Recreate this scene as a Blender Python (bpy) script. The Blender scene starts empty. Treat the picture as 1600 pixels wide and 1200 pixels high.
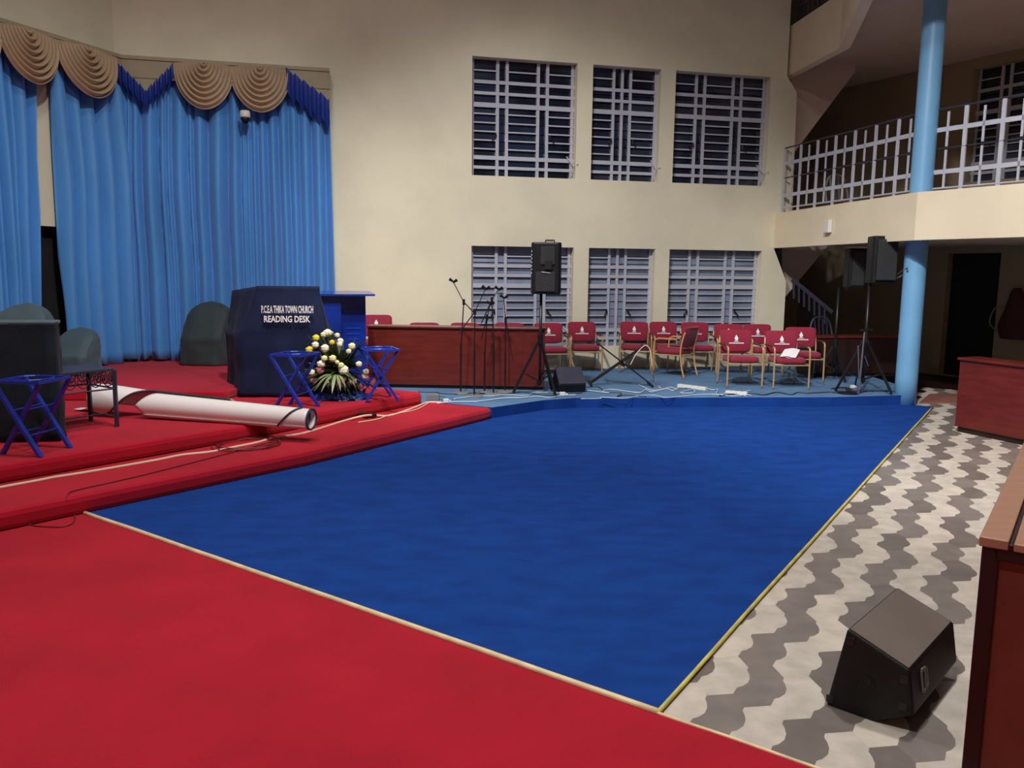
import bpy, math, random
from math import sin, cos, tan, pi, radians as R, hypot, atan2, sqrt
from mathutils import Vector, Matrix, noise

sc = bpy.context.scene
COL = sc.collection
rnd = random.Random(7)

# ------------------------------------------------------------------ camera
F = 1280.0; PITCH = R(7.85); ROLL = R(.63); CAMZ = 1.85
FW = Vector((0, cos(PITCH), -sin(PITCH))); UP0 = Vector((0, sin(PITCH), cos(PITCH))); RT0 = Vector((1, 0, 0))
RT = cos(ROLL) * RT0 + sin(ROLL) * UP0
UP = -sin(ROLL) * RT0 + cos(ROLL) * UP0
CP = Vector((0, 0, CAMZ))
cd = bpy.data.cameras.new('camera'); cam = bpy.data.objects.new('camera', cd); COL.objects.link(cam)
cd.sensor_fit = 'HORIZONTAL'; cd.sensor_width = 36.0; cd.lens = 36.0 * F / 1600.0; cd.clip_end = 200
cam.matrix_world = Matrix(((RT.x, UP.x, -FW.x, CP.x), (RT.y, UP.y, -FW.y, CP.y), (RT.z, UP.z, -FW.z, CP.z), (0, 0, 0, 1)))
sc.camera = cam

# ------------------------------------------------------------------ world, lamps, exposure
w = bpy.data.worlds.new('night'); sc.world = w; w.use_nodes = True
w.node_tree.nodes['Background'].inputs[0].default_value = (.10, .16, .32, 1)
w.node_tree.nodes['Background'].inputs[1].default_value = .06
sc.view_settings.view_transform = 'Standard'; sc.view_settings.look = 'None'
sc.view_settings.exposure = 0.0; sc.view_settings.gamma = 1.0
def lamp(name, loc, sx, sy, power, col=(1, .975, .94), rot=(0, 0, 0)):
    l = bpy.data.lights.new(name, 'AREA'); l.shape = 'RECTANGLE'; l.size = sx; l.size_y = sy; l.energy = power; l.color = col
    o = bpy.data.objects.new(name, l); o.location = loc; o.rotation_euler = rot; COL.objects.link(o); return o
def spot(name, loc, aim, deg, power, rad=.25, blend=.9, col=(1, .99, .97)):
    l = bpy.data.lights.new(name, 'SPOT'); l.spot_size = R(deg); l.spot_blend = blend; l.energy = power; l.shadow_soft_size = rad; l.color = col
    o = bpy.data.objects.new(name, l); o.location = loc; o.rotation_euler = (Vector(aim) - Vector(loc)).to_track_quat('-Z', 'Y').to_euler(); COL.objects.link(o); return o
lamp('hall_lamp', (-2.6, 7.0, 8.6), .6, .6, 110, col=(1, .99, .97))
lamp('hall_lamp', (2.0, 5.2, 8.6), .6, .6, 120, col=(1, .99, .97))
lamp('hall_lamp', (-1.5, 1.0, 8.6), .6, .6, 130, col=(1, .99, .97))
spot('down_lamp', (-2.8, 6.4, 8.6), (-2.8, 6.4, 0), 100, 560, blend=1)
spot('down_lamp', (2.2, 5.4, 8.6), (2.2, 5.4, 0), 100, 800, blend=1)
spot('down_lamp', (-1.0, .8, 8.6), (-1.0, .8, 0), 110, 750, blend=1)
spot('flood_lamp', (-1.4, 5.6, 8.6), (1.4, 14, -.2), 62, 3100, blend=1)
spot('flood_lamp', (.2, 1.8, 8.6), (6.2, 9.5, 1.0), 56, 5400, blend=1)
spot('flood_lamp', (0, 4.0, 8.6), (-4.6, 12, .5), 54, 2200, blend=1)

# ------------------------------------------------------------------ helpers
def ray(x, y): return FW * F + RT * (x - 800) - UP * (y - 600)
def at(x, y, z=0.0):
    d = ray(x, y); return CP + d * ((z - CAMZ) / d.z)
def atY(x, y, Y):
    d = ray(x, y); return CP + d * (Y / d.y)
def pl(x, y, p, n):
    d = ray(x, y); n = Vector(n); return CP + d * ((Vector(p) - CP).dot(n) / d.dot(n))
def dirv(deg): return Vector((sin(R(deg)), cos(R(deg)), 0))

def mat(name, col, rough=.6, noise_amt=0, scale=5, bump=0, bscale=60, metal=0, emit=None, spec=.5, sheen=0, col2=None, stretch=None, detail=4):
    m = bpy.data.materials.new(name); m.use_nodes = True; nt = m.node_tree; b = nt.nodes['Principled BSDF']
    b.inputs['Base Color'].default_value = (*col, 1); b.inputs['Roughness'].default_value = rough
    b.inputs['Metallic'].default_value = metal; b.inputs['Specular IOR Level'].default_value = spec
    if sheen: b.inputs['Sheen Weight'].default_value = sheen
    tc = nt.nodes.new('ShaderNodeTexCoord'); src = tc.outputs['Object']
    if stretch:
        mp = nt.nodes.new('ShaderNodeMapping'); mp.inputs['Scale'].default_value = stretch
        nt.links.new(src, mp.inputs[0]); src = mp.outputs[0]
    if noise_amt or col2:
        n = nt.nodes.new('ShaderNodeTexNoise'); n.inputs['Scale'].default_value = scale; n.inputs['Detail'].default_value = detail
        nt.links.new(src, n.inputs['Vector'])
        r = nt.nodes.new('ShaderNodeValToRGB')
        c2 = col2 if col2 else tuple(min(1, c * (1 + noise_amt)) for c in col)
        c1 = col if col2 else tuple(c * (1 - noise_amt) for c in col)
        r.color_ramp.elements[0].position = .35; r.color_ramp.elements[1].position = .65
        r.color_ramp.elements[0].color = (*c1, 1); r.color_ramp.elements[1].color = (*c2, 1)
        nt.links.new(n.outputs[0], r.inputs[0]); nt.links.new(r.outputs[0], b.inputs['Base Color'])
    if bump:
        n2 = nt.nodes.new('ShaderNodeTexNoise'); n2.inputs['Scale'].default_value = bscale; n2.inputs['Detail'].default_value = 3
        nt.links.new(src, n2.inputs['Vector'])
        bp = nt.nodes.new('ShaderNodeBump'); bp.inputs['Strength'].default_value = bump; bp.inputs['Distance'].default_value = .02
        nt.links.new(n2.outputs[0], bp.inputs['Height']); nt.links.new(bp.outputs[0], b.inputs['Normal'])
    return m
def srgb(r, g, b):
    f = lambda c: (c / 255 / 12.92) if c / 255 <= .04045 else ((c / 255 + .055) / 1.055) ** 2.4
    return (f(r), f(g), f(b))

MT = dict(
    wall=mat('wall_paint', srgb(224, 216, 190), .65, .05, 1.2, .15, 40),
    parapet=mat('parapet_paint', srgb(226, 212, 184), .6, .04, 1.5, .1, 40),
    soffit=mat('soffit_paint', srgb(200, 180, 165), .8, .05, 1.0),
    dim=mat('shaded_wall_paint', srgb(150, 135, 110), .8, .08, 1.0),  # wall paint darkened: gallery gloom put into the colour; also lowers ceiling bounce
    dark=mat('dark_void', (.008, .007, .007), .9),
    red=mat('red_carpet', srgb(172, 20, 42), .95, .1, 1.6, .35, 220, sheen=.1, spec=.1),
    red2=mat('red_stage_carpet', srgb(176, 20, 44), .95, .1, 1.3, .3, 220, sheen=.12, spec=.1),
    blue=mat('blue_carpet', srgb(23, 62, 136), .95, .12, 3.2, .35, 220, sheen=0, spec=.1, stretch=(1, 1.8, 1), detail=8),
    steel=mat('steel_blue_carpet', srgb(90, 122, 156), .95, .12, 2.2, .3, 180, spec=.1),
    edge=mat('gold_edge', srgb(205, 190, 95), .5, .15, 9),
    cream_edge=mat('cream_edge', srgb(228, 205, 160), .5, .15, 9),
    tl=mat('tile_light', srgb(194, 184, 172), .45, .11, 9, .05, 30),
    tl2=mat('tile_light_warm', srgb(202, 190, 176), .45, .10, 7, .05, 30),
    td=mat('tile_dark', srgb(128, 118, 112), .42, .1, 6, .05, 30),
    td2=mat('tile_dark_warm', srgb(116, 106, 100), .42, .1, 6, .05, 30),
    curtain=mat('curtain_blue', srgb(74, 144, 212), .55, .07, 2.5, .1, 90, sheen=.2, stretch=(1, 1, .3)),
    royal=mat('valance_blue', srgb(28, 52, 140), .5, .05, 4),
    gold=mat('swag_satin', srgb(178, 150, 118), .42, .06, 6, spec=.6, sheen=.3),
    lining=mat('pelmet_cream', srgb(160, 148, 120), .7, .05, 5),
    grille=mat('grille_paint', srgb(182, 184, 196), .45, .05, 4),
    pane=mat('night_pane', (.012, .018, .04), .12, .6, 1.5, spec=.8),
    frost=mat('frosted_pane', srgb(122, 132, 154), .35, .15, 2.5, spec=.5),
    black=mat('black_plastic', (.007, .007, .008), .5, .2, 8, .1, 90, spec=.3),
    blackgrille=mat('speaker_grille', (.02, .02, .021), .55, .1, 10, .6, 260),
    blackmetal=mat('black_metal', (.015, .015, .018), .35, metal=.3),
    chrome=mat('chrome', (.6, .6, .62), .25, metal=1),
    worn=mat('worn_grille', srgb(112, 100, 92), .6, .08, 3, .3, 300),
    maroon=mat('chair_fabric', srgb(134, 20, 50), .85, .08, 6, .15, 160, sheen=.15),
    goldmetal=mat('chair_frame', srgb(196, 160, 112), .35, .05, 5, metal=.35),
    tan=mat('tan_wood', srgb(196, 146, 92), .5, .1, 8),
    armwood=mat('arm_wood', srgb(92, 40, 28), .45, .1, 8),
    white=mat('white_marking', (.8, .78, .78), .6),
    wood=mat('mahogany', srgb(98, 34, 26), .32, .16, 3, .05, 30, stretch=(1, 1, 6), spec=.5),
    woodworn=mat('worn_wood_panel', srgb(112, 56, 42), .45, .22, 3.5, .08, 30, stretch=(1, 1, .6)),
    woodtop=mat('mahogany_top', srgb(168, 122, 98), .35, .08, 4, stretch=(.5, 4, 1)),
    wooddark=mat('dark_wood', srgb(36, 14, 12), .5, .1, 4),
    lightedge=mat('pale_edge', srgb(200, 140, 120), .45),
    cbl=mat('column_blue', srgb(112, 166, 206), .45, .04, 2, .05, 20),
    navy=mat('navy_cloth', srgb(20, 28, 58), .8, .1, 4, .1, 60, sheen=.03, spec=.2),
    greencloth=mat('dark_green_cloth', srgb(24, 32, 40), .8, .12, 4, .1, 60, sheen=.03, spec=.2),
    greycloth=mat('grey_green_cloth', srgb(42, 54, 56), .75, .12, 4, .1, 60, sheen=.1),
    greycloth2=mat('slate_cloth', srgb(62, 82, 92), .7, .1, 4, .1, 60, sheen=.15),
    standblue=mat('blue_enamel', srgb(22, 52, 160), .35, .08, 8),
    greymetal=mat('grey_metal', srgb(56, 56, 72), .45, .1, 6, metal=.2),
    vinyl=mat('white_vinyl', srgb(232, 224, 222), .4, .02, 3),
    vinylback=mat('grey_vinyl_back', srgb(60, 52, 60), .45),
    cable=mat('cream_cable', srgb(225, 190, 165), .5),
    cablewhite=mat('white_cable', srgb(200, 210, 220), .5),
    cabledark=mat('dark_cable', (.02, .02, .025), .5),
    cablered=mat('red_cable', srgb(120, 30, 34), .5),
    acrylic=mat('blue_acrylic', srgb(14, 46, 136), .12, .25, 2, spec=.8),
    leaf=mat('leaf_green', srgb(52, 72, 34), .5, .2, 10),
    leaf2=mat('leaf_pale', srgb(128, 140, 96), .5, .15, 10),
    petalw=mat('petal_white', srgb(232, 230, 205), .6),
    petaly=mat('petal_yellow', srgb(222, 205, 50), .6),
    petalp=mat('petal_pink', srgb(205, 130, 145), .6),
    petalc=mat('petal_cream', srgb(222, 222, 160), .6),
    bluewrap=mat('blue_foil', srgb(16, 44, 110), .25, .3, 12, .5, 30),
    whiteplastic=mat('white_plastic', srgb(215, 212, 205), .5),
    dimplastic=mat('grey_plastic', srgb(120, 118, 116), .5),
    pinkstone=mat('threshold_stone', srgb(138, 92, 82), .6, .1, 5),
    cloth_red=mat('hanging_cloth', srgb(70, 24, 28), .8, .1, 5),
    paper=mat('paper', (.85, .82, .86), .6),
)

class MB:
    def __init__(s): s.v = []; s.f = []; s.m = []
    def add(s, vs, fs, mi=0):
        o = len(s.v); s.v += [tuple(v) for v in vs]; s.f += [tuple(i + o for i in f) for f in fs]; s.m += [mi] * len(fs); return s
    def box(s, c, size, rz=0, mi=0, rot=None):
        hx, hy, hz = [a / 2 for a in size]; M = rot if rot else Matrix.Rotation(rz, 3, 'Z'); c = Vector(c)
        vs = [c + M @ Vector((x * hx, y * hy, z * hz)) for x, y, z in ((-1,-1,-1),(1,-1,-1),(1,1,-1),(-1,1,-1),(-1,-1,1),(1,-1,1),(1,1,1),(-1,1,1))]
        return s.add(vs, [(0,3,2,1),(4,5,6,7),(0,1,5,4),(1,2,6,5),(2,3,7,6),(3,0,4,7)], mi)
    def prism(s, poly, z0, z1, mi=0, mt=None):
        n = len(poly); a = sum(poly[i][0] * poly[(i+1) % n][1] - poly[(i+1) % n][0] * poly[i][1] for i in range(n))
        if a < 0: poly = poly[::-1]
        vs = [(p[0], p[1], z0) for p in poly] + [(p[0], p[1], z1) for p in poly]
        s.add(vs, [(i, (i+1) % n, (i+1) % n + n, i + n) for i in range(n)] + [tuple(range(n))[::-1]], mi)
        s.f.append(tuple(len(s.v) - n + i for i in range(n))); s.m.append(mi if mt is None else mt); return s
    def extr(s, poly, off, mi=0):
        n = len(poly); off = Vector(off); vs = [Vector(p) for p in poly] + [Vector(p) + off for p in poly]
        return s.add(vs, [(i, (i+1) % n, (i+1) % n + n, i + n) for i in range(n)] + [tuple(range(n))[::-1], tuple(range(n, 2*n))], mi)
    def bar(s, p0, p1, w_, h_, mi=0, up=(0, 0, 1)):
        p0 = Vector(p0); p1 = Vector(p1); d = (p1 - p0); L = d.length
        if L < 1e-6: return s
        d.normalize(); u = Vector(up)
        if abs(d.dot(u)) > .98: u = Vector((1, 0, 0))
        a = d.cross(u).normalized(); b = a.cross(d)
        return s.box((p0 + p1) / 2, (w_, L, h_), rot=Matrix((a, d, b)).transposed(), mi=mi)
    def tube(s, pts, r, n=8, mi=0, cap=True):
        pts = [Vector(p) for p in pts]; rs = r if isinstance(r, (list, tuple)) else [r] * len(pts)
        N = len(pts); o = len(s.v); prev = None
        for i, p in enumerate(pts):
            t = (pts[min(i+1, N-1)] - pts[max(i-1, 0)])
            t = t.normalized() if t.length > 1e-7 else Vector((0, 0, 1))
            if prev is None:
                a = t.cross(Vector((0, 0, 1)));
                if a.length < .1: a = t.cross(Vector((1, 0, 0)))
            else:
                a = prev - t * prev.dot(t)
                if a.length < 1e-4: a = t.orthogonal()
            a.normalize(); prev = a; b = t.cross(a)
            for k in range(n):
                q = 2 * pi * k / n; s.v.append(tuple(p + (a * cos(q) + b * sin(q)) * rs[i]))
        for i in range(N - 1):
            for k in range(n):
                s.f.append((o+i*n+k, o+i*n+(k+1) % n, o+(i+1)*n+(k+1) % n, o+(i+1)*n+k)); s.m.append(mi)
        if cap:
            s.f.append(tuple(o + k for k in range(n))[::-1]); s.m.append(mi)
            s.f.append(tuple(o + (N-1)*n + k for k in range(n))); s.m.append(mi)
        return s
    def lathe(s, prof, c=(0, 0, 0), n=16, mi=0, axis=None):
        c = Vector(c); o = len(s.v); M = axis if axis else Matrix.Identity(3)
        for r_, z in prof:
            for k in range(n):
                q = 2 * pi * k / n; s.v.append(tuple(c + M @ Vector((r_ * cos(q), r_ * sin(q), z))))
        for i in range(len(prof) - 1):
            for k in range(n):
                s.f.append((o+i*n+k, o+i*n+(k+1) % n, o+(i+1)*n+(k+1) % n, o+(i+1)*n+k)); s.m.append(mi)
        s.f.append(tuple(o + k for k in range(n))[::-1]); s.m.append(mi)
        s.f.append(tuple(o + (len(prof)-1)*n + k for k in range(n))); s.m.append(mi)
        return s
    def grid(s, fn, nu, nv, mi=0, closed=False):
        o = len(s.v)
        for i in range(nu + 1):
            for j in range(nv + 1): s.v.append(tuple(fn(i / nu, j / nv)))
        for i in range(nu):
            for j in range(nv):
                a = o + i*(nv+1) + j; s.f.append((a, a+nv+1, a+nv+2, a+1)); s.m.append(mi)
        return s
    def build(s, name, m, parent=None, smooth=False, bevel=0, loc=None, rotz=0, solid=0, subsurf=0):
        me = bpy.data.meshes.new(name); me.from_pydata(s.v, [], s.f)
        ms = m if isinstance(m, (list, tuple)) else [m]
        for x in ms: me.materials.append(MT[x])
        for p, mi in zip(me.polygons, s.m): p.material_index = mi; p.use_smooth = smooth
        me.update(); o = bpy.data.objects.new(name, me); COL.objects.link(o)
        if parent: o.parent = parent
        if loc is not None: o.location = loc
        o.rotation_euler.z = rotz
        if solid:
            q = o.modifiers.new('solid', 'SOLIDIFY'); q.thickness = solid; q.offset = 0
        if bevel:
            q = o.modifiers.new('bevel', 'BEVEL'); q.width = bevel; q.segments = 2; q.limit_method = 'ANGLE'
        if subsurf:
            q = o.modifiers.new('subd', 'SUBSURF'); q.levels = subsurf; q.render_levels = subsurf
        return o
def tag(o, label=None, cat=None, group=None, kind=None):
    if label: o['label'] = label
    if cat: o['category'] = cat
    if group: o['group'] = group
    if kind: o['kind'] = kind
    return o
def thing(name, label, cat, loc=(0, 0, 0), rz=0, group=None):
    o = bpy.data.objects.new(name, None); o.empty_display_size = .1; COL.objects.link(o); o.location = loc; o.rotation_euler.z = rz
    return tag(o, label, cat, group)
def dup(root, loc, rz, label=None, group=None):
    r = root.copy(); COL.objects.link(r); r.location = loc; r.rotation_euler = (0, 0, rz)
    if label: r['label'] = label
    if group: r['group'] = group
    for ch in list(root.children):
        c = ch.copy(); COL.objects.link(c); c.parent = r
        for g in list(ch.children):
            d = g.copy(); COL.objects.link(d); d.parent = c
    return r
def struct(o): o['kind'] = 'structure'; return o
def smooth_path(pts, n=8):
    pts = [Vector(p) for p in pts]; out = []
    P = [pts[0]] + pts + [pts[-1]]
    for i in range(1, len(P) - 2):
        for k in range(n):
            t = k / n; a, b, c, d = P[i-1], P[i], P[i+1], P[i+2]
            out.append(.5 * ((2*b) + (c-a)*t + (2*a-5*b+4*c-d)*t*t + (3*b-a-3*c+d)*t*t*t))
    out.append(pts[-1]); return out
def text_mesh(txt, size, depth=.002, bold=.0):
    cu = bpy.data.curves.new('lettering', 'FONT'); cu.body = txt; cu.size = size; cu.extrude = depth; cu.offset = bold
    cu.align_x = 'CENTER'; cu.align_y = 'CENTER'; cu.resolution_u = 2
    o = bpy.data.objects.new('lettering', cu); COL.objects.link(o)
    bpy.context.view_layer.update()
    me = bpy.data.meshes.new_from_object(o.evaluated_get(bpy.context.evaluated_depsgraph_get()))
    bpy.data.objects.remove(o); bpy.data.curves.remove(cu); return me

# ------------------------------------------------------------------ setting: plan
WD = Vector((sin(R(76.75)), cos(R(76.75)), 0)); WN = Vector((cos(R(76.75)), -sin(R(76.75)), 0))   # back wall direction, normal to the hall
W0 = Vector((2.2, 14.65, 0))
def wpt(s, z, off=0): return W0 + WD * s + WN * off + Vector((0, 0, z))
def wpx(x, y, off=0):
    p = pl(x, y, W0 + WN * off, WN); return (p - W0).dot(WD), p.z
LD = -dirv(21.5)                                   # left wall runs from the corner towards the camera side
S_CORNER = wpx(177.5, 60)[0]
LC = W0 + WD * S_CORNER
LN = Vector((-LD.y, LD.x, 0));
if LN.x < 0: LN = -LN
def lpt(t, z, off=0): return LC + LD * t + LN * off + Vector((0, 0, z))
def lpx(x, y, off=0):
    p = pl(x, y, LC + LN * off, LN); return (p - LC).dot(LD), p.z
S_END = wpx(1226, 480)[0]                          # right end of the back wall
BEND = at(1428, 375.2, 2.32) + Vector((0, 0, -2.32))
BEND2 = Vector((BEND.x, BEND.y, 0))
G0 = W0 + WD * wpx(1210, 362)[0]                   # gallery front meets the back wall
S2 = dirv(180 - 29.5)                              # second gallery segment comes towards the camera
UC = dirv(33)                                      # direction of carpet and stage edges

def wall_holes(name, P, s0, s1, z0, z1, holes, th, m):
    """P(s,z,off): a wall with rectangular openings"""
    ss = sorted({s0, s1, *[h[0] for h in holes], *[h[1] for h in holes]}); zs = sorted({z0, z1, *[h[2] for h in holes], *[h[3] for h in holes]})
    b = MB()
    for a, c in zip(ss, ss[1:]):
        for e, g in zip(zs, zs[1:]):
            mx, mz = (a + c) / 2, (e + g) / 2
            if any(h[0] < mx < h[1] and h[2] < mz < h[3] for h in holes): continue
            b.add([P(a, e, 0), P(c, e, 0), P(c, g, 0), P(a, g, 0)], [(0, 1, 2, 3)])
            b.add([P(a, e, -th), P(c, e, -th), P(c, g, -th), P(a, g, -th)], [(3, 2, 1, 0)])
    for h in holes + [(s0, s1, z0, z1)]:
        q = [(h[0], h[2]), (h[1], h[2]), (h[1], h[3]), (h[0], h[3])]
        for i in range(4):
            A, B = q[i], q[(i+1) % 4]
            b.add([P(*A, 0), P(*B, 0), P(*B, -th), P(*A, -th)], [(0, 1, 2, 3)])
    return struct(b.build(name, m))

# windows in the back wall, from the photo's corners
WIN = []
for (x0, y0, x1, y1, x2, y2) in ((737.8, 87.2, 903.7, 98.7, 737.2, 273.7), (927.8, 100.3, 1034.7, 109, 923, 280), (1059.7, 110.6, 1206.9, 120, 1051, 285.6)):
    a, zt = wpx(x0, y0); c, zt2 = wpx(x1, y1); d, zb = wpx(x2, y2); WIN.append([(a + d) / 2, c, zb, (zt + zt2) / 2])
for (x0, y0, x1, y1, x2, y2) in ((737, 382.6, 895.6, 387.5, 738, 540), (920, 388, 1022.5, 389.5, 914, 543), (1044.5, 389.5, 1188.7, 391.3, 1040, 543)):
    a, zt = wpx(x0, y0); c, zt2 = wpx(x1, y1); d, zb = wpx(x2, y2); WIN.append([a, c, zb, (zt + zt2) / 2])
for k in range(3):                                  # same columns share a width
    a = (WIN[k][0] + WIN[k+3][0]) / 2; c = (WIN[k][1] + WIN[k+3][1]) / 2
    WIN[k][0] = WIN[k+3][0] = a; WIN[k][1] = WIN[k+3][1] = c
zt = sum(x[3] for x in WIN[:3]) / 3; zb = sum(x[2] for x in WIN[:3]) / 3
for x in WIN[:3]: x[2], x[3] = zb, zt
zt = sum(x[3] for x in WIN[3:]) / 3; zb = sum(x[2] for x in WIN[3:]) / 3
for x in WIN[3:]: x[2], x[3] = zb, zt
HCEIL = 9.2; Z3 = .40
S_TOP = wpx(1210, 385)[0]
wall_holes('wall_back', wpt, S_CORNER, S_TOP, 0, HCEIL, [tuple(x) for x in WIN], .28, 'wall')
zc1 = wpx(1210, 389.5)[1]; zc2 = wpx(1228.5, 440)[1]; zd1 = wpx(1230, 118.5)[1]; zd2 = wpx(1247, 145)[1]; zp = wpx(1212, 336)[1]
b = MB()                                            # end strip of the back wall with its haunches under both galleries
b.extr([wpt(S_TOP, 0), wpt(S_END, 0), wpt(S_END, zc2), wpt(S_TOP, zc1)], -WN * .28)
b.extr([wpt(S_TOP, zp), wpt(wpx(1238, 330)[0], zp), wpt(wpx(1245, 145)[0], zd2), wpt(wpx(1230, 118)[0], zd1), wpt(wpx(1230, 118)[0], HCEIL), wpt(S_TOP, HCEIL)], -WN * .28)
struct(b.build('trim_1', 'wall'))

def window(i, a, c, z0, z1, glass, wide, outer=wpt):
    root = bpy.data.objects.new('window_%d' % i, None); COL.objects.link(root); root['kind'] = 'structure'
    W = c - a; H = z1 - z0; rec = -.15; b = MB()
    def V(f, lo, hi, w_): b.extr([outer(a + f*W - w_/2, z0 + lo*H, rec), outer(a + f*W + w_/2, z0 + lo*H, rec), outer(a + f*W + w_/2, z0 + hi*H, rec), outer(a + f*W - w_/2, z0 + hi*H, rec)], (outer(0, 0, -.03) - outer(0, 0, 0)))
    def Hh(f, lo, hi, w_): b.extr([outer(a + lo*W, z0 + f*H - w_/2, rec + .005), outer(a + hi*W, z0 + f*H - w_/2, rec + .005), outer(a + hi*W, z0 + f*H + w_/2, rec + .005), outer(a + lo*W, z0 + f*H + w_/2, rec + .005)], (outer(0, 0, -.025) - outer(0, 0, 0)))
    vs = (.255, .345, .645, .735) if wide else (.35, .475, .60)
    bw = .052 if wide else .048
    V(.02, 0, 1, .04); V(.98, 0, 1, .05)
    for f in vs: V(f, 0, 1, bw)
    for f, t in ((.81, .055), (.715, .05), (.615, .075), (.165, .065), (.08, .05)): Hh(f, 0, 1, t)
    cols = ((0, vs[0]), (vs[1], vs[2]), (vs[3], 1)) if wide else ((0, vs[0]), (vs[2], 1))
    for lo, hi in cols:
        Hh(.905, lo, hi, .022)
        for f in (.54, .465, .39, .315, .24): Hh(f, lo, hi, .022)
    b.build('window_frame', 'grille', root)
    g = MB()
    N = 13
    for k in range(N):
        lo = z0 + H * k / N; hi = z0 + H * (k + 1) / N + .01; t = .012 * rnd.uniform(.3, 1.6)
        for q in range(3):
            u0, u1 = a + W * q / 3, a + W * (q + 1) / 3
            g.add([outer(u0, lo, rec - .045 + t), outer(u1, lo, rec - .045 + t), outer(u1, hi, rec - .045 - t), outer(u0, hi, rec - .045 - t)], [(0, 1, 2, 3)])
    g.build('pane', glass, root, solid=.004)
    for f in (.235 if wide else .32, .765 if wide else .65):
        h = MB(); p = outer(a + f*W, z0 + .36*H, rec + .03); q = outer(a + (f + .035 * (1 if f > .5 else -1))*W, z0 + .31*H, rec + .05)
        h.tube([p - Vector((0, 0, .04)), p + Vector((0, 0, .03))], .016); h.tube([p, q], .011)
        h.build('handle', 'blackmetal', root)
    st = MB(); p = outer(a + .93*W, z0 + .2*H, rec + .02); st.tube([p, outer(a + .99*W, z0 + .11*H, rec + .12), outer(a + 1.02*W, z0 + .13*H, .02)], .009); st.tube([outer(a + .99*W, z0 + .11*H, rec + .12), outer(a + .955*W, z0 + .0*H + .02, rec + .03)], .008)
    st.build('window_stay', 'grille', root)
    return root
for i, x in enumerate(WIN): window(i + 1, *x, 'pane' if i < 3 else 'frost', i % 3 != 1)

# left wall with a dark doorway behind the curtain gap
t0, zdoor = lpx(86, 354)
wall_holes('wall_left', lpt, 0, 9.5, 0, HCEIL, [(t0 - .75, t0 + .75, .40, zdoor)], .2, 'wall')
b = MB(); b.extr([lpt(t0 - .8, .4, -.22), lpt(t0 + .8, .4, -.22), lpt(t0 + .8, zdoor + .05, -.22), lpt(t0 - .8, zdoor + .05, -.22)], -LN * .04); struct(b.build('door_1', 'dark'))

# rest of the shell
pL = lpt(9.5, 0); 
def wallseg(name, p, q, z0, z1, th, m='wall'):
    p = Vector(p); q = Vector(q); d = (q - p).normalized(); n = Vector((d.y, -d.x, 0))
    b = MB(); b.extr([(p.x, p.y, z0), (q.x, q.y, z0), (q.x, q.y, z1), (p.x, p.y, z1)], n * th); return struct(b.build(name, m))
OUT_N = Vector((-S2.y, S2.x, 0))
if OUT_N.x < 0: OUT_N = -OUT_N
SB = W0 + WD * (S_TOP) - WN * 2.6                  # stairwell back wall start
OW = BEND2 + OUT_N * 4.35                           # a point on the outer wall behind the gallery aisle
dr = at(1522, 600, 0); 
# outer wall line through OW along S2; intersect with stairwell back wall (SB + WD*k)
def isect(p, d, q, e):
    det = d.x * (-e.y) + e.x * d.y; r_ = q - p
    k = (r_.x * (-e.y) + e.x * r_.y) / det; return p + d * k
OC = isect(OW, S2, SB, WD)
def opt(s, z, off=0): return OC + S2 * s - OUT_N * off + Vector((0, 0, z))
def opx(x, y):
    p = pl(x, y, OC, OUT_N); return (p - OC).dot(S2), p.z
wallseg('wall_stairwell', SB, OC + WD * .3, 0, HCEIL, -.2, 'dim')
d0, dz = opx(1482, 396); d1, _ = opx(1565, 392)
gw0, gz1 = opx(1522, 108); gw1, _ = opx(1605, 80); _, gz0 = opx(1540, 282)
ow_len = 13.5
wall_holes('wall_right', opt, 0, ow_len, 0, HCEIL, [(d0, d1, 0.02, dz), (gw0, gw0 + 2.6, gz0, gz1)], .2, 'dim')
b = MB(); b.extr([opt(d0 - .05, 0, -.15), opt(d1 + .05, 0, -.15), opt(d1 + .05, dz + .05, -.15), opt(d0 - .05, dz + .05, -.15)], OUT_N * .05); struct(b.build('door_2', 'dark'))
window(7, gw0, gw0 + 1.7, gz0, gz1, 'pane', True, opt)
OE = OC + S2 * ow_len
wallseg('wall_rear_right', OE, (OE.x - 2, -5, 0), 0, HCEIL, .2)
wallseg('wall_rear', (OE.x - 2, -5, 0), (pL.x + 1.5, -5, 0), 0, HCEIL, .2)
wallseg('wall_rear_left', (pL.x + 1.5, -5, 0), pL, 0, HCEIL, .2)
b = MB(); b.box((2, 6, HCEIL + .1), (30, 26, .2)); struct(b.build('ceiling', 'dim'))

# ------------------------------------------------------------------ tiled floor: scalloped hexagons
def Tp(x, y): p = at(1040 + x / 4.8, 950 + y / 4.8); return Vector((p.x, p.y, 0))
A_, B_, C_, D_ = Tp(395, 828), Tp(690, 612), Tp(712, 335), Tp(990, 152)
ta = C_ - B_; tb = ((B_ - A_) + (D_ - C_)) / 2
floor = MB()
floor.prism([(-12, -6), (16, -6), (16, 20), (-12, 20)], -.25, -.004, 4)
vTL, vTR, vR, vBR, vBL, vL = [Tp(*q) - B_ for q in ((580, 455), (780, 455), (880, 545), (762, 766), (560, 766), (475, 640))]
tc_ = tb - ta
eL = (vL + (vTR - tb) + (vBR - tc_)) / 3; eR = (vR + (vBL + tb) + (vTL + tc_)) / 3
vL, vTR, vBR = eL, eL + tb, eL + tc_; vR, vBL, vTL = eR, eR - tb, eR - tc_
raw = [Tp(*q) - B_ for q in ((880, 545), (870, 568), (886, 600), (893, 635), (880, 672), (838, 700), (795, 712), (778, 742), (762, 766))]
crv = []
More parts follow.
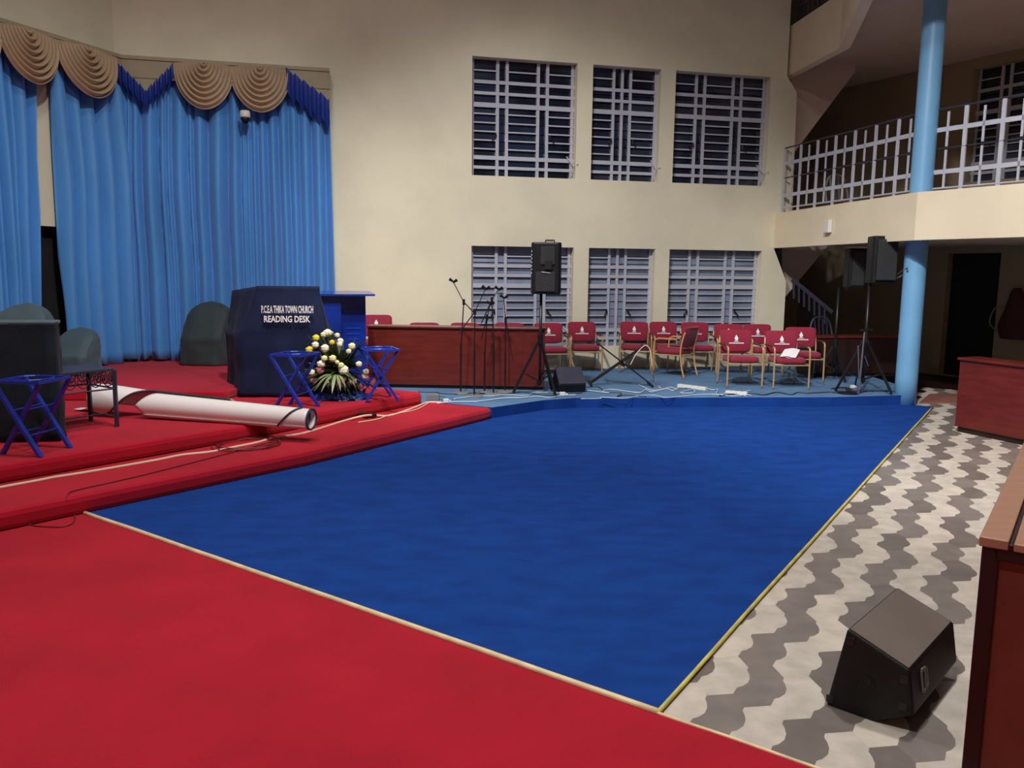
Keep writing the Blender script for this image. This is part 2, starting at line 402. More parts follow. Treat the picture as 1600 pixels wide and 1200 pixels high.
for k, q in enumerate(raw):                         # scalloped side from vR to vBR
    t = k / (len(raw) - 1); crv.append(q + (vR - raw[0]) * (1 - t) + (vBR - raw[-1]) * t)
hexo = [vTL, vTR] + crv + [vBL] + [q - tc_ for q in crv[::-1]][:-1]
lim0 = Vector((at(1027, 1118).x, at(1027, 1118).y, 0)); PR = Vector((UC.y, -UC.x, 0))
for i in range(-10, 60):
    for j in range(-45, 50):
        c = A_ + tb * i + ta * j
        d = c - lim0; u = d.dot(UC); v = d.dot(PR)
        if not (-1.6 < u < 12.2 and -.35 < v < 6.2): continue
        poly = [c + q for q in hexo]
        dk = (i - j) % 4 in (0, 1)
        pick = rnd.random()
        floor.add([(p.x, p.y, 0) for p in poly], [tuple(range(len(poly)))], (2 if pick < .5 else 3) if dk else (0 if pick < .5 else 1))
fl = floor.build('floor', ['tl', 'tl2', 'td', 'td2', 'wooddark']); struct(fl)
for p in fl.data.polygons:
    pass

# ------------------------------------------------------------------ carpets
def P2(x, y, z=0): p = at(x, y, z); return (p.x, p.y)
def clip(poly, p, n):
    """keep the side of the line through p that n points to"""
    out = []; m_ = len(poly)
    for a in range(m_):
        A, B = Vector(poly[a]), Vector(poly[(a + 1) % m_]); da = (A - p).dot(n); db = (B - p).dot(n)
        if da >= 0: out.append(tuple(A))
        if (da >= 0) != (db >= 0): out.append(tuple(A.lerp(B, da / (da - db))))
    return out
def inside(poly):
    poly = clip(poly, (W0 + WN * .005).xy, WN.xy); return clip(poly, (LC + LN * .005).xy, LN.xy)
e1a, e1b = P2(0, 800, .15), P2(480, 705, .15); e1c = P2(753, 641, .15); e1d = P2(769, 636.5, .15); e1e = P2(672, 628, .15)
d1v = (Vector(e1b) - Vector(e1a)).normalized(); e1z = tuple(Vector(e1a) - d1v * 4)
e2a, e2b, e2c = P2(0, 727, .3), P2(400, 662, .3), P2(660, 613, .3); e2d = P2(655, 611.5, .3); r2 = P2(575, 604, .3)
d2v = (Vector(e2b) - Vector(e2a)).normalized()
pf = [P2(850, 625, .15), P2(900, 621.5, .15), P2(1300, 620.5, .15), P2(1421, 617, .15)]
c_nl, c_nr, c_fr = P2(130, 803), P2(1027, 1117), P2(1457, 637)
k_ = (Vector(c_nl) - Vector(e1a)).dot(d1v); c_nl = tuple(Vector(e1a) + d1v * (k_ + .0))
b = MB(); b.prism([c_nl, c_nr, c_fr, P2(1421, 633)] + pf[::-1] + [e1d, e1c, e1b], 0, .012)
bc = thing('carpet', 'large royal blue carpet between the red steps and the tiled floor', 'carpet')
b.build('carpet_field', 'blue', bc)
def strip(p, q, w_, z, m, name, par, label=None):
    bb = MB(); n = 26; pts = []
    for k in range(n + 1):
        t = k / n; pp = Vector((*p, z)).lerp(Vector((*q, z)), t); nn = Vector((q[1]-p[1], p[0]-q[0], 0)).normalized()
        pts.append(pp + nn * .006 * noise.noise(Vector((t * 9, 1.3, 0))))
    bb.tube(pts, w_, 6); o = bb.build(name, m, par, smooth=True)
    if label: o['label'] = label
    return o
strip(c_nl, c_nr, .016, .014, 'cream_edge', 'carpet_edging', bc, 'cream edging strip')
strip(c_nr, c_fr, .011, .013, 'edge', 'carpet_edging', bc, 'yellow green edging strip')
nd = (Vector(c_nr) - Vector(c_nl)).normalized()
far = Vector(c_nr) + nd * 2.1
b = MB(); b.prism(inside([e1z, c_nl, c_nr, tuple(far), (far.x - .0, -2.5), (-7, -2.5)]), 0, .01)
rc = b.build('carpet', 'red'); tag(rc, 'red carpet across the foreground floor left of the tiles', 'carpet')
rc2 = strip(c_nr, tuple(far), .008, .01, 'cream_edge', 'carpet_edging', rc, 'thin pale edging')

# ------------------------------------------------------------------ stage levels
def level(name, poly, z0, z1, m, label, cat='stage', bev=.045):
    b = MB(); b.prism([tuple(p) for p in inside(poly)], z0, z1); o = b.build(name, m, bevel=bev, smooth=False); tag(o, label, cat); return o
l1 = [e1z, e1a, e1b, e1c, e1d, e1e, e2d, r2, (-2.0, 12.2), (-1.72, 12.25), (-1.72, 14), (-9, 14)]
level('stage_step', l1, 0, .15, 'red2', 'lowest red carpeted stage step with a long edge against the blue carpet', 'step')
l2 = [tuple(Vector(e2a) - d2v * 4), e2a, e2b, e2c, e2d, r2, (-2.0, 12.2), (-1.72, 12.25), (-1.72, 14), (-9, 14)]
level('stage_step', l2, .15, .30, 'red2', 'second red carpeted stage step under the draped desks and the white roll', 'step')
dk0 = P2(374, 621, .3)
l3 = [(-9, 8.6), P2(95, 613, Z3), P2(352, 612, Z3), (dk0[0] + .1, dk0[1] + 1.0), (-2.9, 14), (-9, 14)]
level('stage_step', l3, .30, Z3, 'red2', 'topmost red carpeted stage level in front of the blue curtains', 'step', .02)
pc = Vector(pf[-1])
plat = [e1d] + pf + [(pc.x + .35, pc.y + .9), (pc.x + .4, 16.4), (G0.x, 16.4), tuple((W0 + WD * (S_END + .05)).xy + Vector((.05, -.0))), tuple((W0 + WD * -4.2 + WN * .005).xy), (-1.72, 14), (-1.72, 12.25), (-2.0, 12.2), r2, e2d, e1e]
pA = clip([q for q in plat if q[1] < 99], (W0 + WN * .005).xy, WN.xy)
b = MB(); b.prism([tuple(p) for p in pA], 0.0, .149, 0, 1)
pt = b.build('platform', ['blue', 'steel'], bevel=.0); tag(pt, 'low platform in steel blue carpet under the maroon chairs', 'platform')  # top face lighter steel blue than the blue sides
b = MB(); b.prism([(pc.x - .6, W0.y + 1.0), (pc.x + .4, W0.y + 1.0), (pc.x + .4, 16.6), (pc.x - .6, 16.6)], 0, .14); 

# ------------------------------------------------------------------ gallery and columns
def parapet(name, pts, z0, z1, th, m):
    """pts: plan polyline; thickness goes to the right of travel"""
    n = len(pts); offs = []
    for i in range(n):
        d = []
        if i > 0: d.append((pts[i] - pts[i-1]).normalized())
        if i < n - 1: d.append((pts[i+1] - pts[i]).normalized())
        a = sum(d, Vector((0, 0, 0))).normalized(); nn = Vector((-a.y, a.x, 0)); k = 1 / max(.3, nn.dot(Vector((-d[0].y, d[0].x, 0))))
        offs.append(pts[i] + nn * th * k)
    poly = [(p.x, p.y) for p in pts] + [(p.x, p.y) for p in offs[::-1]]
    b = MB(); b.prism(poly, z0, z1); return struct(b.build(name, m))
GE = BEND2 + S2 * 9
zg0, zg1 = 2.32, 2.95
parapet('trim_2', [G0, BEND2, GE], zg0, zg1, .18, 'parapet')
fp = [G0, BEND2, GE, GE + OUT_N * 4.2, OC, SB + WD * .3]
slab = [(G0.x + .1, G0.y), (BEND2.x + .1, BEND2.y + .05), (GE.x + .1, GE.y + .05), tuple((GE + OUT_N * 4.3).xy), tuple(isect(OW, S2, G0 + WD * 1, WD).xy)]
b = MB(); b.prism(slab, zg0 + .06, zg0 + .30); struct(b.build('trim_3', 'soffit'))
# upper gallery
Zu = 5.38
u0 = at(1231, 118.5, Zu); u1 = at(1312, 75, Zu); u2 = at(1344, 0, Zu)
f2 = lambda v: Vector((v.x, v.y, 0))
u0, u1, u2 = f2(u0), f2(u1), f2(u2); ue = u1 + (u2 - u1).normalized() * 3.3
_, zut = wpx(1231, 47)
u00 = u0 + (u0 - u1).normalized() * .25
parapet('trim_4', [u00, u1, ue], Zu, Zu + .85, .16, 'parapet')
iq = [(u0.x + .0, u0.y + .1), (u1.x + .14, u1.y + .02), ((ue).x + .14, ue.y), (ue.x + 8, ue.y), tuple((OC + OUT_N * .1 + S2 * 2).xy), tuple((OC - WN * -.1).xy), (SB.x, SB.y)]
b = MB(); b.prism(iq, Zu + .28, Zu + .5); struct(b.build('trim_5', 'soffit'))

col_c = at(1419.5, 634, 0); cc = Vector((col_c.x, col_c.y + .12, 0))
b = MB(); r0 = .148
b.lathe([(r0, 0), (r0, .4), (r0 * 1.005, 3), (r0, 5.2), (r0, HCEIL)], (0, 0, 0), 48)
co = b.build('column', 'cbl', smooth=True, loc=(cc.x, cc.y, .0)); tag(co, 'round light blue column rising from the platform corner through the gallery', 'column')

def railing(name, label, p, q, z, n, hgt=1.12, m='grille', start_thick=True):
    root = thing(name, label, 'railing', (p.x, p.y, z)); d = q - p; L = d.length; d = d.normalized(); dn = Vector((-d.y, d.x, 0))
    def pt_(t, h): return d * t + Vector((0, 0, h))
    step = L / n
    for k in range(n * 2 + 1):
        t = min(L - .01, k * step / 2 + .01); thick = k % 2 == 0
        b = MB()
        if thick: b.bar(pt_(t, -.02), pt_(t, hgt), .055, .02, up=dn)
        else: b.bar(pt_(t, .10), pt_(t, .52 * hgt), .03, .016, up=dn); b.bar(pt_(t, .56 * hgt), pt_(t, .96 * hgt), .03, .016, up=dn)
        b.build('post', m, root)
    for h, w_, mm in ((.27 * hgt, .06, m), (.76 * hgt, .06, m)):
        b = MB(); b.bar(pt_(0, h), pt_(L, h), .016, w_); b.build('flat_rail', mm, root)
    for h, mm, r_ in ((.54 * hgt, 'greymetal', .012), (hgt, 'greymetal', .014), (.09, m, .014)):
        b = MB(); b.tube([pt_(0, h), pt_(L, h)], r_, 6); b.build('thin_rail', mm, root)
    return root
rp0 = f2(wpt(wpx(1220, 330)[0], 0, .04)); rb = f2(cc) + Vector((.0, .1, 0)); HR = 1.15
railing('railing', 'white grid railing on the gallery left of the blue column', rp0, rb, zg1, 7, HR)
railing('railing', 'white grid railing on the gallery right of the blue column', rb + S2 * .12, rb + S2 * 4.6, zg1, 9, HR)
ru = railing('railing', 'dark railing on the topmost gallery near the upper edge of the photo', f2(u00) + (u1 - u0).normalized() * .4 + Vector((.08, 0, 0)), u1 + Vector((.08, 0, 0)), Zu + .85, 5, 1.1, 'greymetal')

# stair flights in the stairwell
def flight(name, label, px_pts, Y, depth, m, cat='stairs'):
    b = MB(); b.extr([atY(x, y, Y) for x, y in px_pts], (0, depth, 0)); o = b.build(name, m); tag(o, label, cat); return o
flight('stair_flight', 'plastered underside of the stair flight rising behind the gallery', [(1236, 245), (1336, 112), (1336, 60), (1236, 60)], 15.7, 1.1, 'soffit')
flight('stair_flight', 'dim plastered underside of the stair flight under the gallery', [(1222, 470), (1292, 386), (1292, 340), (1222, 340)], 15.9, 1.1, 'soffit')
sr = thing('stair_railing', 'dark sloping stair handrail with balusters darkened in colour for the gloom under the gallery', 'railing', (atY(1235, 470, 15.2)))
o_ = atY(1235, 470, 15.2)
b = MB(); b.bar(atY(1238, 437, 15.2) - o_, atY(1300, 488, 15.2) - o_, .05, .07); b.build('handrail', 'greymetal', sr)
for k in range(7):
    x = 1240 + k * 8; b = MB(); b.bar(atY(x, 437 + (x - 1238) * .82, 15.2) - o_, atY(x, 465 + (x - 1238) * .82, 15.2) - o_, .035, .03); b.build('baluster', 'greymetal', sr)  # balusters coloured darker so the stairwell gloom is painted in

# ------------------------------------------------------------------ curtains
def curtain(name, label, P, t0, t1, z0, z1, seed, off=.15, flare=0):
    rr = random.Random(seed); W = abs(t1 - t0); n = int(W / .012)
    knots = [0]
    while knots[-1] < W: knots.append(knots[-1] + rr.choice((.07, .1, .14, .2, .27)) * rr.uniform(.85, 1.2))
    amps = [min(.10, .5 * (b_ - a_)) * rr.uniform(.75, 1.2) for a_, b_ in zip(knots, knots[1:])] + [.04]
    def prof(x):
        for i in range(len(knots) - 1):
            if x <= knots[i+1]:
                f = (x - knots[i]) / (knots[i+1] - knots[i]); return amps[i] * (2.1 * abs(sin(pi * f)) ** .85 - 1.1)
        return 0
    def fn(u, v):
        x = u * W; z = z1 + (z0 - z1) * v; k = .6 + .4 * min(1, v * 2.2)
        xs = x + .05 * noise.noise(Vector((x * .9, z * .5, seed))) 
        o = off + prof(max(0, min(W, xs))) * k + .02 * noise.noise(Vector((x * 3, z * .8, seed + 5)))
        sx = t0 + (t1 - t0) * u + (u - .5) * flare * v
        return P(sx, z + (.03 * sin(x * 9 + seed) * v if v > .97 else 0), o)
    b = MB(); b.grid(fn, n, 28); o = b.build(name, 'curtain', smooth=True, solid=.004); tag(o, label, 'curtain', 'long pleated blue stage curtains'); return o
tA, _ = lpx(-90, 300, .2); tB, _ = lpx(64, 200, .2); tC, _ = lpx(93, 250, .2)
_, zvl = lpx(60, 55); sR, zvr = wpx(515, 110, .2); sV, _ = wpx(516, 250, .2)
ZV = (wpx(350, 97, .2)[1] + zvr) / 2
zcb = .42
curtain('curtain', 'blue pleated curtain at the left edge of the photo beside the dark gap', lpt, tA, tB, zcb, ZV - .1, 3, flare=.5)
curtain('curtain', 'narrow blue pleated curtain between the dark gap and the room corner', lpt, tC, .0, zcb, ZV - .1, 11)
curtain('curtain', 'widest blue pleated curtain behind the reading desk', wpt, S_CORNER + .0, sV, zcb, ZV - .1, 23, flare=.1)

# valance: board, swags, blue jabots
va = thing('valance', 'gold swag and blue frill valance along the top of the curtains', 'valance', (LC.x, LC.y, ZV))
vo = Vector((LC.x, LC.y, ZV))
def lay(P, off): return lambda s, z: P(s, z, off) - vo
b = MB(); b.extr([P_ - vo for P_ in (lpt(0, ZV - .05, .02), lpt(0, ZV - .05, .3), lpt(5, ZV - .05, .3), lpt(5, ZV - .05, .02))], (0, 0, .05)); 
b.extr([P_ - vo for P_ in (wpt(S_CORNER, ZV - .05, .02), wpt(S_CORNER, ZV - .05, .3), wpt(sR, ZV - .05, .3), wpt(sR, ZV - .05, .02))], (0, 0, .05))
b.build('pelmet_board', 'lining', va)
b = MB(); L_ = lay(lpt, .27); b.extr([L_(0, ZV - .05), L_(5, ZV - .05), L_(5, ZV - .3), L_(0, ZV - .3)], LN * .01)
L_ = lay(wpt, .27); sa, sb = wpx(178, 85, .3)[0], wpx(273, 95, .3)[0]; sm = (sa + sb) / 2
b.extr([L_(S_CORNER + .1, ZV - .05), L_(sR, ZV - .05), L_(sR, ZV - .32), L_(S_CORNER + .1, ZV - .32)], WN * .01)
b.extr([L_(sm - .35, ZV - .3), L_(sm + .35, ZV - .3), L_(sm, ZV - .62)], WN * .01)
b.extr([L_(sR - .42, ZV - .3), L_(sR, ZV - .3), L_(sR, ZV - .62)], WN * .01)
b.build('pelmet_lining', 'lining', va)
def swag(P, a, c, drop, seed):
    mid = (a + c) / 2; hw = (c - a) / 2 * 1.03
    def fn(u, v):
        th_ = pi * u; q = .06 + .94 * v; pl_ = .045 * sin(v * 8 * 2 * pi) * (sin(th_) ** .3 * .8 + .2)
        x = mid - hw * q * cos(th_) * (1 - .10 * q * sin(th_) ** 2); z = ZV - .03 - drop * q * (sin(th_) ** .85) - .04 * v
        return P(x, z, .32 + .10 * sin(th_) * (v ** .5) + pl_) - vo
    b = MB(); b.grid(fn, 30, 72); return b.build('swag', 'gold', va, smooth=True, solid=.004)
for (xa, xb) in ((-110, 0), (-4, 88), (86, 179)):
    swag(lpt, lpx(xa, 60, .31)[0], lpx(xb, 60, .31)[0], .66 if xb > 0 else .7, 1)
for (xa, xb) in ((272, 364), (360, 452)): swag(wpt, wpx(xa, 100, .31)[0], wpx(xb, 104, .31)[0], .66, 2)
def jabot(P, a, za, c, zc, h, n, off=.33):
    def fn(u, v):
        x = a + (c - a) * u; saw = (u * n) % 1.0
        zt = za + (zc - za) * u + .05 * (1 - saw)
        return P(x, zt - v * (h + .09 * saw), off + .03 * sin(u * n * 2 * pi) * (.4 + v)) - vo
    b = MB(); b.grid(fn, n * 8, 5); return b.build('frill', 'royal', va, smooth=False, solid=.004)
jabot(wpt, sa + .02, ZV - .12, sm, ZV - .52, .20, 5)
jabot(wpt, sb - .02, ZV - .12, sm, ZV - .52, .20, 5)
se = wpx(447, 103, .33)[0]
jabot(wpt, se, ZV - .08, sR - .02, ZV - .5, .36, 5)
sj = wpx(455, 103, .33)[0]

# dome camera hanging in front of the curtain
p = wpx(383, 183, .42); q = wpt(p[0], p[1], .42)
cm = thing('dome_camera', 'small white dome security camera in front of the right curtain', 'camera', (q.x, q.y, q.z))
b = MB(); b.lathe([(.02, .1), (.07, .09), (.078, .03), (.078, 0), (.07, -.01)], n=20); b.build('housing', 'whiteplastic', cm, smooth=True)
b = MB(); b.lathe([(.066, 0), (.064, -.04), (.045, -.08), (.01, -.1)], n=20); b.build('lens_dome', 'black', cm, smooth=True)
b = MB(); b.tube([(0, 0, .08), -WN * .4 + Vector((0, 0, .1))], .018); b.build('bracket', 'whiteplastic', cm)

# ------------------------------------------------------------------ draped furniture
def drape(name, label, cat, rings, m, seed=0, fold=.02, loc=None, fine=10, parts=None, top=True):
    """rings: list of (z, [4+ corner xy]) ; cloth lofted with soft folds"""
    b = MB(); nseg = fine; base = Vector(loc)
    def sample(poly, zf):
        out = []; n = len(poly)
        for i in range(n):
            p, q = Vector(poly[i]), Vector(poly[(i+1) % n])
            for k in range(nseg): out.append(p.lerp(q, k / nseg))
        return out
    R_ = []; Z = []
    for (za, pa), (zb_, pb) in zip(rings, rings[1:]):
        A, B = sample(pa, za), sample(pb, zb_); m_ = max(2, int(abs(zb_ - za) / .07))
        for k in range(m_):
            f = k / m_; R_.append([x.lerp(y, f) for x, y in zip(A, B)]); Z.append(za + (zb_ - za) * f)
    R_.append(sample(rings[-1][1], 0)); Z.append(rings[-1][0])
    n = len(R_[0]); z0 = Z[0]; zt_ = Z[-1]
    for r_, z in zip(R_, Z):
        c = sum(r_, Vector((0, 0))) / n; amt = fold * (1.0 - .75 * (z - z0) / max(.01, (zt_ - z0)))
        for k, p in enumerate(r_):
            d = (p - c).normalized(); q = k / n
            e = amt * 1.6 * noise.noise(Vector((p.x * 5.5, p.y * 5.5, z * .5 + seed)))
            e += .6 * fold * noise.noise(Vector((p.x * 4, p.y * 4, z * 4 + seed)))
            b.v.append((p.x + d.x * e - base.x, p.y + d.y * e - base.y, z - base.z))
    for i in range(len(R_) - 1):
        for k in range(n): b.f.append((i*n+k, i*n+(k+1) % n, (i+1)*n+(k+1) % n, (i+1)*n+k)); b.m.append(0)
    b.f.append(tuple((len(R_)-1)*n + k for k in range(n))); b.m.append(0)
    b.f.append(tuple(range(n))[::-1]); b.m.append(0)
    return b

def xy(x, y, Y): p = atY(x, y, Y); return (p.x, p.y)
# reading desk
def XY(px, Y): return ((px - 800) / F * Y * 1.0, Y)
yb, yt_ = 9.45, 9.62
FL = P2(374, 621, .3); FR = (FL[0] + 1.10, FL[1] + .12); BL = (FL[0] - .36, FL[1] + .62); BR = (FR[0] - .1, FR[1] + .75)
def hz(px, py, p): # height where the pixel row meets the vertical through plan point p
    d = ray(px, py); t = hypot(*p) / hypot(d.x, d.y); return CAMZ + d.z * t
def onxy(px, py, Y): p = atY(px, py, Y); return (p.x, p.y), p.z
sFL = onxy(374, 521, FL[1] + .02); tFL = onxy(400, 447, FL[1] + .12); tFR = onxy(500, 448, FL[1] + .2); tBL = onxy(361, 454, FL[1] + .55)
zsh = sFL[1]; ztop = tFL[1]
FRs = onxy(512, 530, FL[1] + .12)[0]; BLs = onxy(349, 521, FL[1] + .6)[0]
rings = [(.30, [FL, FR, BR, BL]), (zsh, [sFL[0], FRs, (FRs[0] - .1, FRs[1] + .6), BLs]), (zsh + .03, [(sFL[0][0] + .02, sFL[0][1]), FRs, (FRs[0] - .1, FRs[1] + .55), (BLs[0] + .04, BLs[1])]),
         (tBL[1], [tFL[0], tFR[0], (tFR[0][0] - .12, tFR[0][1] + .42), tBL[0]]), (ztop, [(tFL[0][0] + .005, tFL[0][1]), tFR[0], (tFR[0][0] - .06, tFR[0][1] + .2), (tFL[0][0] - .02, tFL[0][1] + .2)])]
rd = thing('reading_desk', 'tall reading desk draped in navy cloth with white lettering', 'desk', (*FL, .3))
b = drape('cloth', '', '', rings, 'navy', 4, .035, (*FL, .3), 16)
b.build('cloth_cover', 'navy', rd, smooth=True)
fn_ = Vector((FR[0] - FL[0], FR[1] - FL[1], 0)).normalized(); ang = atan2(fn_.y, fn_.x)
for tx, x0, x1, yy, hgt in (('P.C.E.A THIKA TOWN CHURCH', 409.5, 488.5, 483.5, .098), ('READING DESK', 413.5, 484, 498.5, .086)):
    me = text_mesh(tx, 1.0, .002, .022)
    xs = [v.co.x for v in me.vertices]; ys = [v.co.y for v in me.vertices]; Wt = max(xs) - min(xs); Ht = max(ys) - min(ys); cx_ = (max(xs) + min(xs)) / 2; cy_ = (max(ys) + min(ys)) / 2
    Yp = FL[1] + .02; p0 = atY(x0, yy, Yp); p1 = atY(x1, yy, Yp); pc_ = (p0 + p1) / 2; Wm = (p1 - p0).length
    for v in me.vertices:
        a, h, dd = (v.co.x - cx_) / Wt * Wm, (v.co.y - cy_) / Ht * hgt * .92, v.co.z
        v.co = pc_ + Vector((a * cos(ang), a * sin(ang), h)) + Vector((sin(ang), -cos(ang), 0)) * (dd + .0) - Vector((*FL, .3))
    me.materials.append(MT['white']); o = bpy.data.objects.new('lettering', me); COL.objects.link(o); o.parent = rd; o['label'] = 'white lettering'

# altar table at the left edge
AL = P2(95, 690, .3); tp = onxy(83, 505, AL[1] + .05); zat = tp[1]; 
AL0 = (AL[0] - 1.5, AL[1] - .25); bk = (-.12, .36)
ab = [AL0, AL, (AL[0] + bk[0], AL[1] + bk[1]), (AL0[0] + bk[0], AL0[1] + bk[1])]
tp0 = (tp[0][0] - 1.4, tp[0][1] - .22)
at_ = [tp0, tp[0], (tp[0][0] - .1, tp[0][1] + .3), (tp0[0] - .1, tp0[1] + .3)]
al = thing('altar_table', 'tall table draped in near black green cloth at the left edge', 'table', (*AL, .3))
b = drape('c', '', '', [(.3, ab), (zat - .04, [(p[0] + 0, p[1]) for p in at_]), (zat, at_)], 'greencloth', 9, .035, (*AL, .3), 16)
b.build('cloth_cover', 'greencloth', al, smooth=True, bevel=0)
b = MB(); b.prism([(p[0] * 1 - AL[0], p[1] - AL[1]) for p in at_], zat - .3 - .02, zat - .3 + .012); tt_ = b.build('cloth_top', 'greycloth2', al, bevel=.01); tt_['label'] = 'greyer cloth top'

# covered armchairs
def covered(name, label, px, py, z, wpx_, hpx_, m, seed, deep=.6):
    p = at(px, py, z); sc_ = p.y / F; Wd = wpx_ * sc_; Hh_ = hpx_ * sc_
    b = MB(); n = 40; m_ = 26
    for j in range(m_ + 1):
        v = j / m_; z_ = Hh_ * v
        # silhouette: wide base, shoulders, round top
        hw = Wd / 2 * (1.0 if v < .15 else (1 - .12 * (v - .15) / .55 if v < .7 else .88 * sqrt(max(0, 1 - ((v - .7) / .3) ** 2)) + .0))
        dp = deep / 2 * (1.0 if v < .42 else max(.0, 1 - (v - .42) * 1.15)) * (1 if v < .9 else max(.05, (1 - v) * 10))
        yc = deep / 2 + (0 if v < .42 else (v - .42) * .35)
        hw = max(hw, .01)
        for k in range(n):
            q = 2 * pi * k / n; c_, s_ = cos(q), sin(q); e = .55
            X = hw * abs(c_) ** e * (1 if c_ >= 0 else -1); Y = dp * abs(s_) ** e * (1 if s_ >= 0 else -1)
            f = 1 + .07 * noise.noise(Vector((c_ * 2, s_ * 2 + seed, v * 3))) + .04 * sin(k * 1.7 + seed + 3 * v) * (1 - v) + .05 * noise.noise(Vector((c_ * 5, s_ * 5 + seed, v * 7)))
            b.v.append((X * f, yc + Y * f, z_))
    for j in range(m_):
        for k in range(n): b.f.append((j*n+k, j*n+(k+1) % n, (j+1)*n+(k+1) % n, (j+1)*n+k)); b.m.append(0)
    b.f.append(tuple(m_*n + k for k in range(n))); b.m.append(0); b.f.append(tuple(range(n))[::-1]); b.m.append(0)
    o = b.build(name, m, smooth=True, loc=(p.x, p.y, z)); o.rotation_euler.z = -.05; tag(o, label, 'chair', 'armchairs under dust covers on the top stage level'); return o
covered('covered_armchair', 'armchair under a dark grey green cover between the curtain and the reading desk', 313, 572, Z3, 80, 100, 'greycloth', 2)
covered('covered_armchair', 'slate covered armchair whose round top shows above the altar table', 14, 606, Z3, 108, 132, 'greycloth2', 5, .5)
covered('covered_armchair', 'small slate covered armchair behind the grey metal table', 104, 588, Z3, 70, 74, 'greycloth2', 8, .45)

# grey metal table with scrollwork
T1 = at(183, 667, .3); zt_ = .3 + .55
tr_ = at(180, 574, zt_); T1 = Vector((T1.x, T1.y, .3)); T2 = at(139, 657, .3); sv = Vector((T2.x - T1.x, T2.y - T1.y, 0)); sv = sv.normalized() * .5
lv = Vector((-sv.y, sv.x, 0)).normalized() * .6
tb_ = thing('side_table', 'grey metal table with scrollwork apron behind the altar table', 'table', T1)
Ht = hz(180, 575, (T1.x, T1.y)) - .3
cs = [Vector((0, 0, 0)), sv, sv + lv, lv]
for c in cs:
    b = MB(); b.bar(c, c + Vector((0, 0, Ht - .02)), .032, .032); b.build('leg', 'greymetal', tb_)
b = MB(); b.prism([(c.x, c.y) for c in cs], Ht - .03, Ht); b.build('tabletop', 'greymetal', tb_, bevel=.006)
b = MB()
for i in range(4):
    p, q = cs[i], cs[(i+1) % 4]; b.tube([p + Vector((0, 0, Ht - .2)), q + Vector((0, 0, Ht - .2))], .009, 6)
b.build('apron_rail', 'greymetal', tb_)
b = MB()
for i in range(4):
    p, q = cs[i], cs[(i+1) % 4]; L = (q - p).length; n_ = int(L / .12); d = (q - p).normalized()
    for k in range(n_):
        c = p + d * (L * (k + .5) / n_) + Vector((0, 0, Ht - .11)); b.tube([c + d * .05 * cos(a) + Vector((0, 0, .06 * sin(a))) for a in [x * pi / 6 for x in range(13)]], .006, 5)
        b.tube([c + d * .02 * cos(a) * (1 - a / 12) + Vector((0, 0, .03 * sin(a))) for a in [x * pi / 4 for x in range(9)]], .005, 5)
b.build('scrollwork', 'greymetal', tb_)
b = MB()
for i in (0, 2):
    p, q = cs[i], cs[(i+1) % 4]; b.tube([p + Vector((0, 0, .1)), q + Vector((0, 0, .1))], .009, 6)
b.tube([cs[0] + sv / 2 + Vector((0, 0, .1)), cs[3] + sv / 2 + Vector((0, 0, .1))], .009, 6); b.build('lower_stretchers', 'greymetal', tb_)

# rolled white vinyl sheet
rL = at(168, 651, .3)
ra, rb_ = .15, .108
pL_ = Vector((rL.x, rL.y + .08, .3 + ra)); pR_ = atY(486, 655, 7.95)
ax = (pR_ - pL_); LL = ax.length; ax.normalize(); e1 = ax.cross(Vector((0, 0, 1))).normalized(); e2 = e1.cross(ax)
ro = Vector((pL_.x, pL_.y, .3)); rv = thing('rolled_sheet', 'long loosely rolled white vinyl sheet lying across the red stage step', 'roll', ro)
# e1 points to the hall side (towards the camera)
if e1.y > 0: e1 = -e1
def rad_(l): return ra + (rb_ - ra) * min(1, max(0, l))
def sheet(l, a, k): return pL_.lerp(pR_, l) + e1 * cos(a) * rad_(l) * k + e2 * sin(a) * rad_(l) * k - ro
b = MB(); b.grid(lambda u, v: sheet(.17 * (1 - abs(sin(v * 1.9 * pi + .6)) * .0) + (.83 * u) * 1.0 + (1 - u) * .10 * abs(sin(v * 2 * pi * 1.9 * .5)), (v * 1.9) * 2 * pi, .78 + .18 * v), 44, 90); b.build('sheet_roll', 'vinyl', rv, smooth=True, solid=.004)
def sm_(x): x = min(1, max(0, x)); return x * x * (3 - 2 * x)
def eang(l): return pi * (-.30 + .82 * sm_((l + .02) / .26))
def flap(u, v):
    l = -.07 + .68 * u; a0 = pi * 1.12; a1 = eang(l); a = a0 + (a1 - a0) * v; k = 1.04 + .22 * (1 - sm_(l / .2)) * (v * .4 + .3) * sin(max(0, a)) 
    return sheet(l, a, k)
b = MB(); b.grid(flap, 40, 24); b.build('loose_flap', 'vinyl', rv, smooth=True, solid=.006)
ed = [Vector(flap(k / 40, 1.0)) for k in range(41)]
b = MB(); b.tube(ed, .011, 6); o = b.build('sheet_edge', 'vinylback', rv, smooth=True); o['label'] = 'dark curling edge of the sheet'
b = MB(); b.tube([sheet(-.07 - .03 * t, pi * (1.1 + .1 * t), 1.05 + 1.2 * t) for t in [k / 8 for k in range(9)]], .012, 6)
b = MB(); b.grid(lambda u, v: sheet(-.02 - .22 * v, pi * (.98 + .14 * u * 0), 1.0 + .5 * v) * 1 + e2 * (-.02 - (.14) * sm_(v * 1.1)) - e2 * .0 + e1 * (.12 * u), 3, 10); b.build('trailing_corner', 'vinyl', rv, smooth=True, solid=.006)
b = MB(); b.tube([sheet(.86 + .10 * t, pi * (-.25 + .72 * t), .995) for t in [k / 14 for k in range(15)]], .009, 6); o = b.build('overlap_edge', 'vinylback', rv, smooth=True); o['label'] = 'dark overlapping edge near the right end'
b = MB(); cR = pR_ - ro
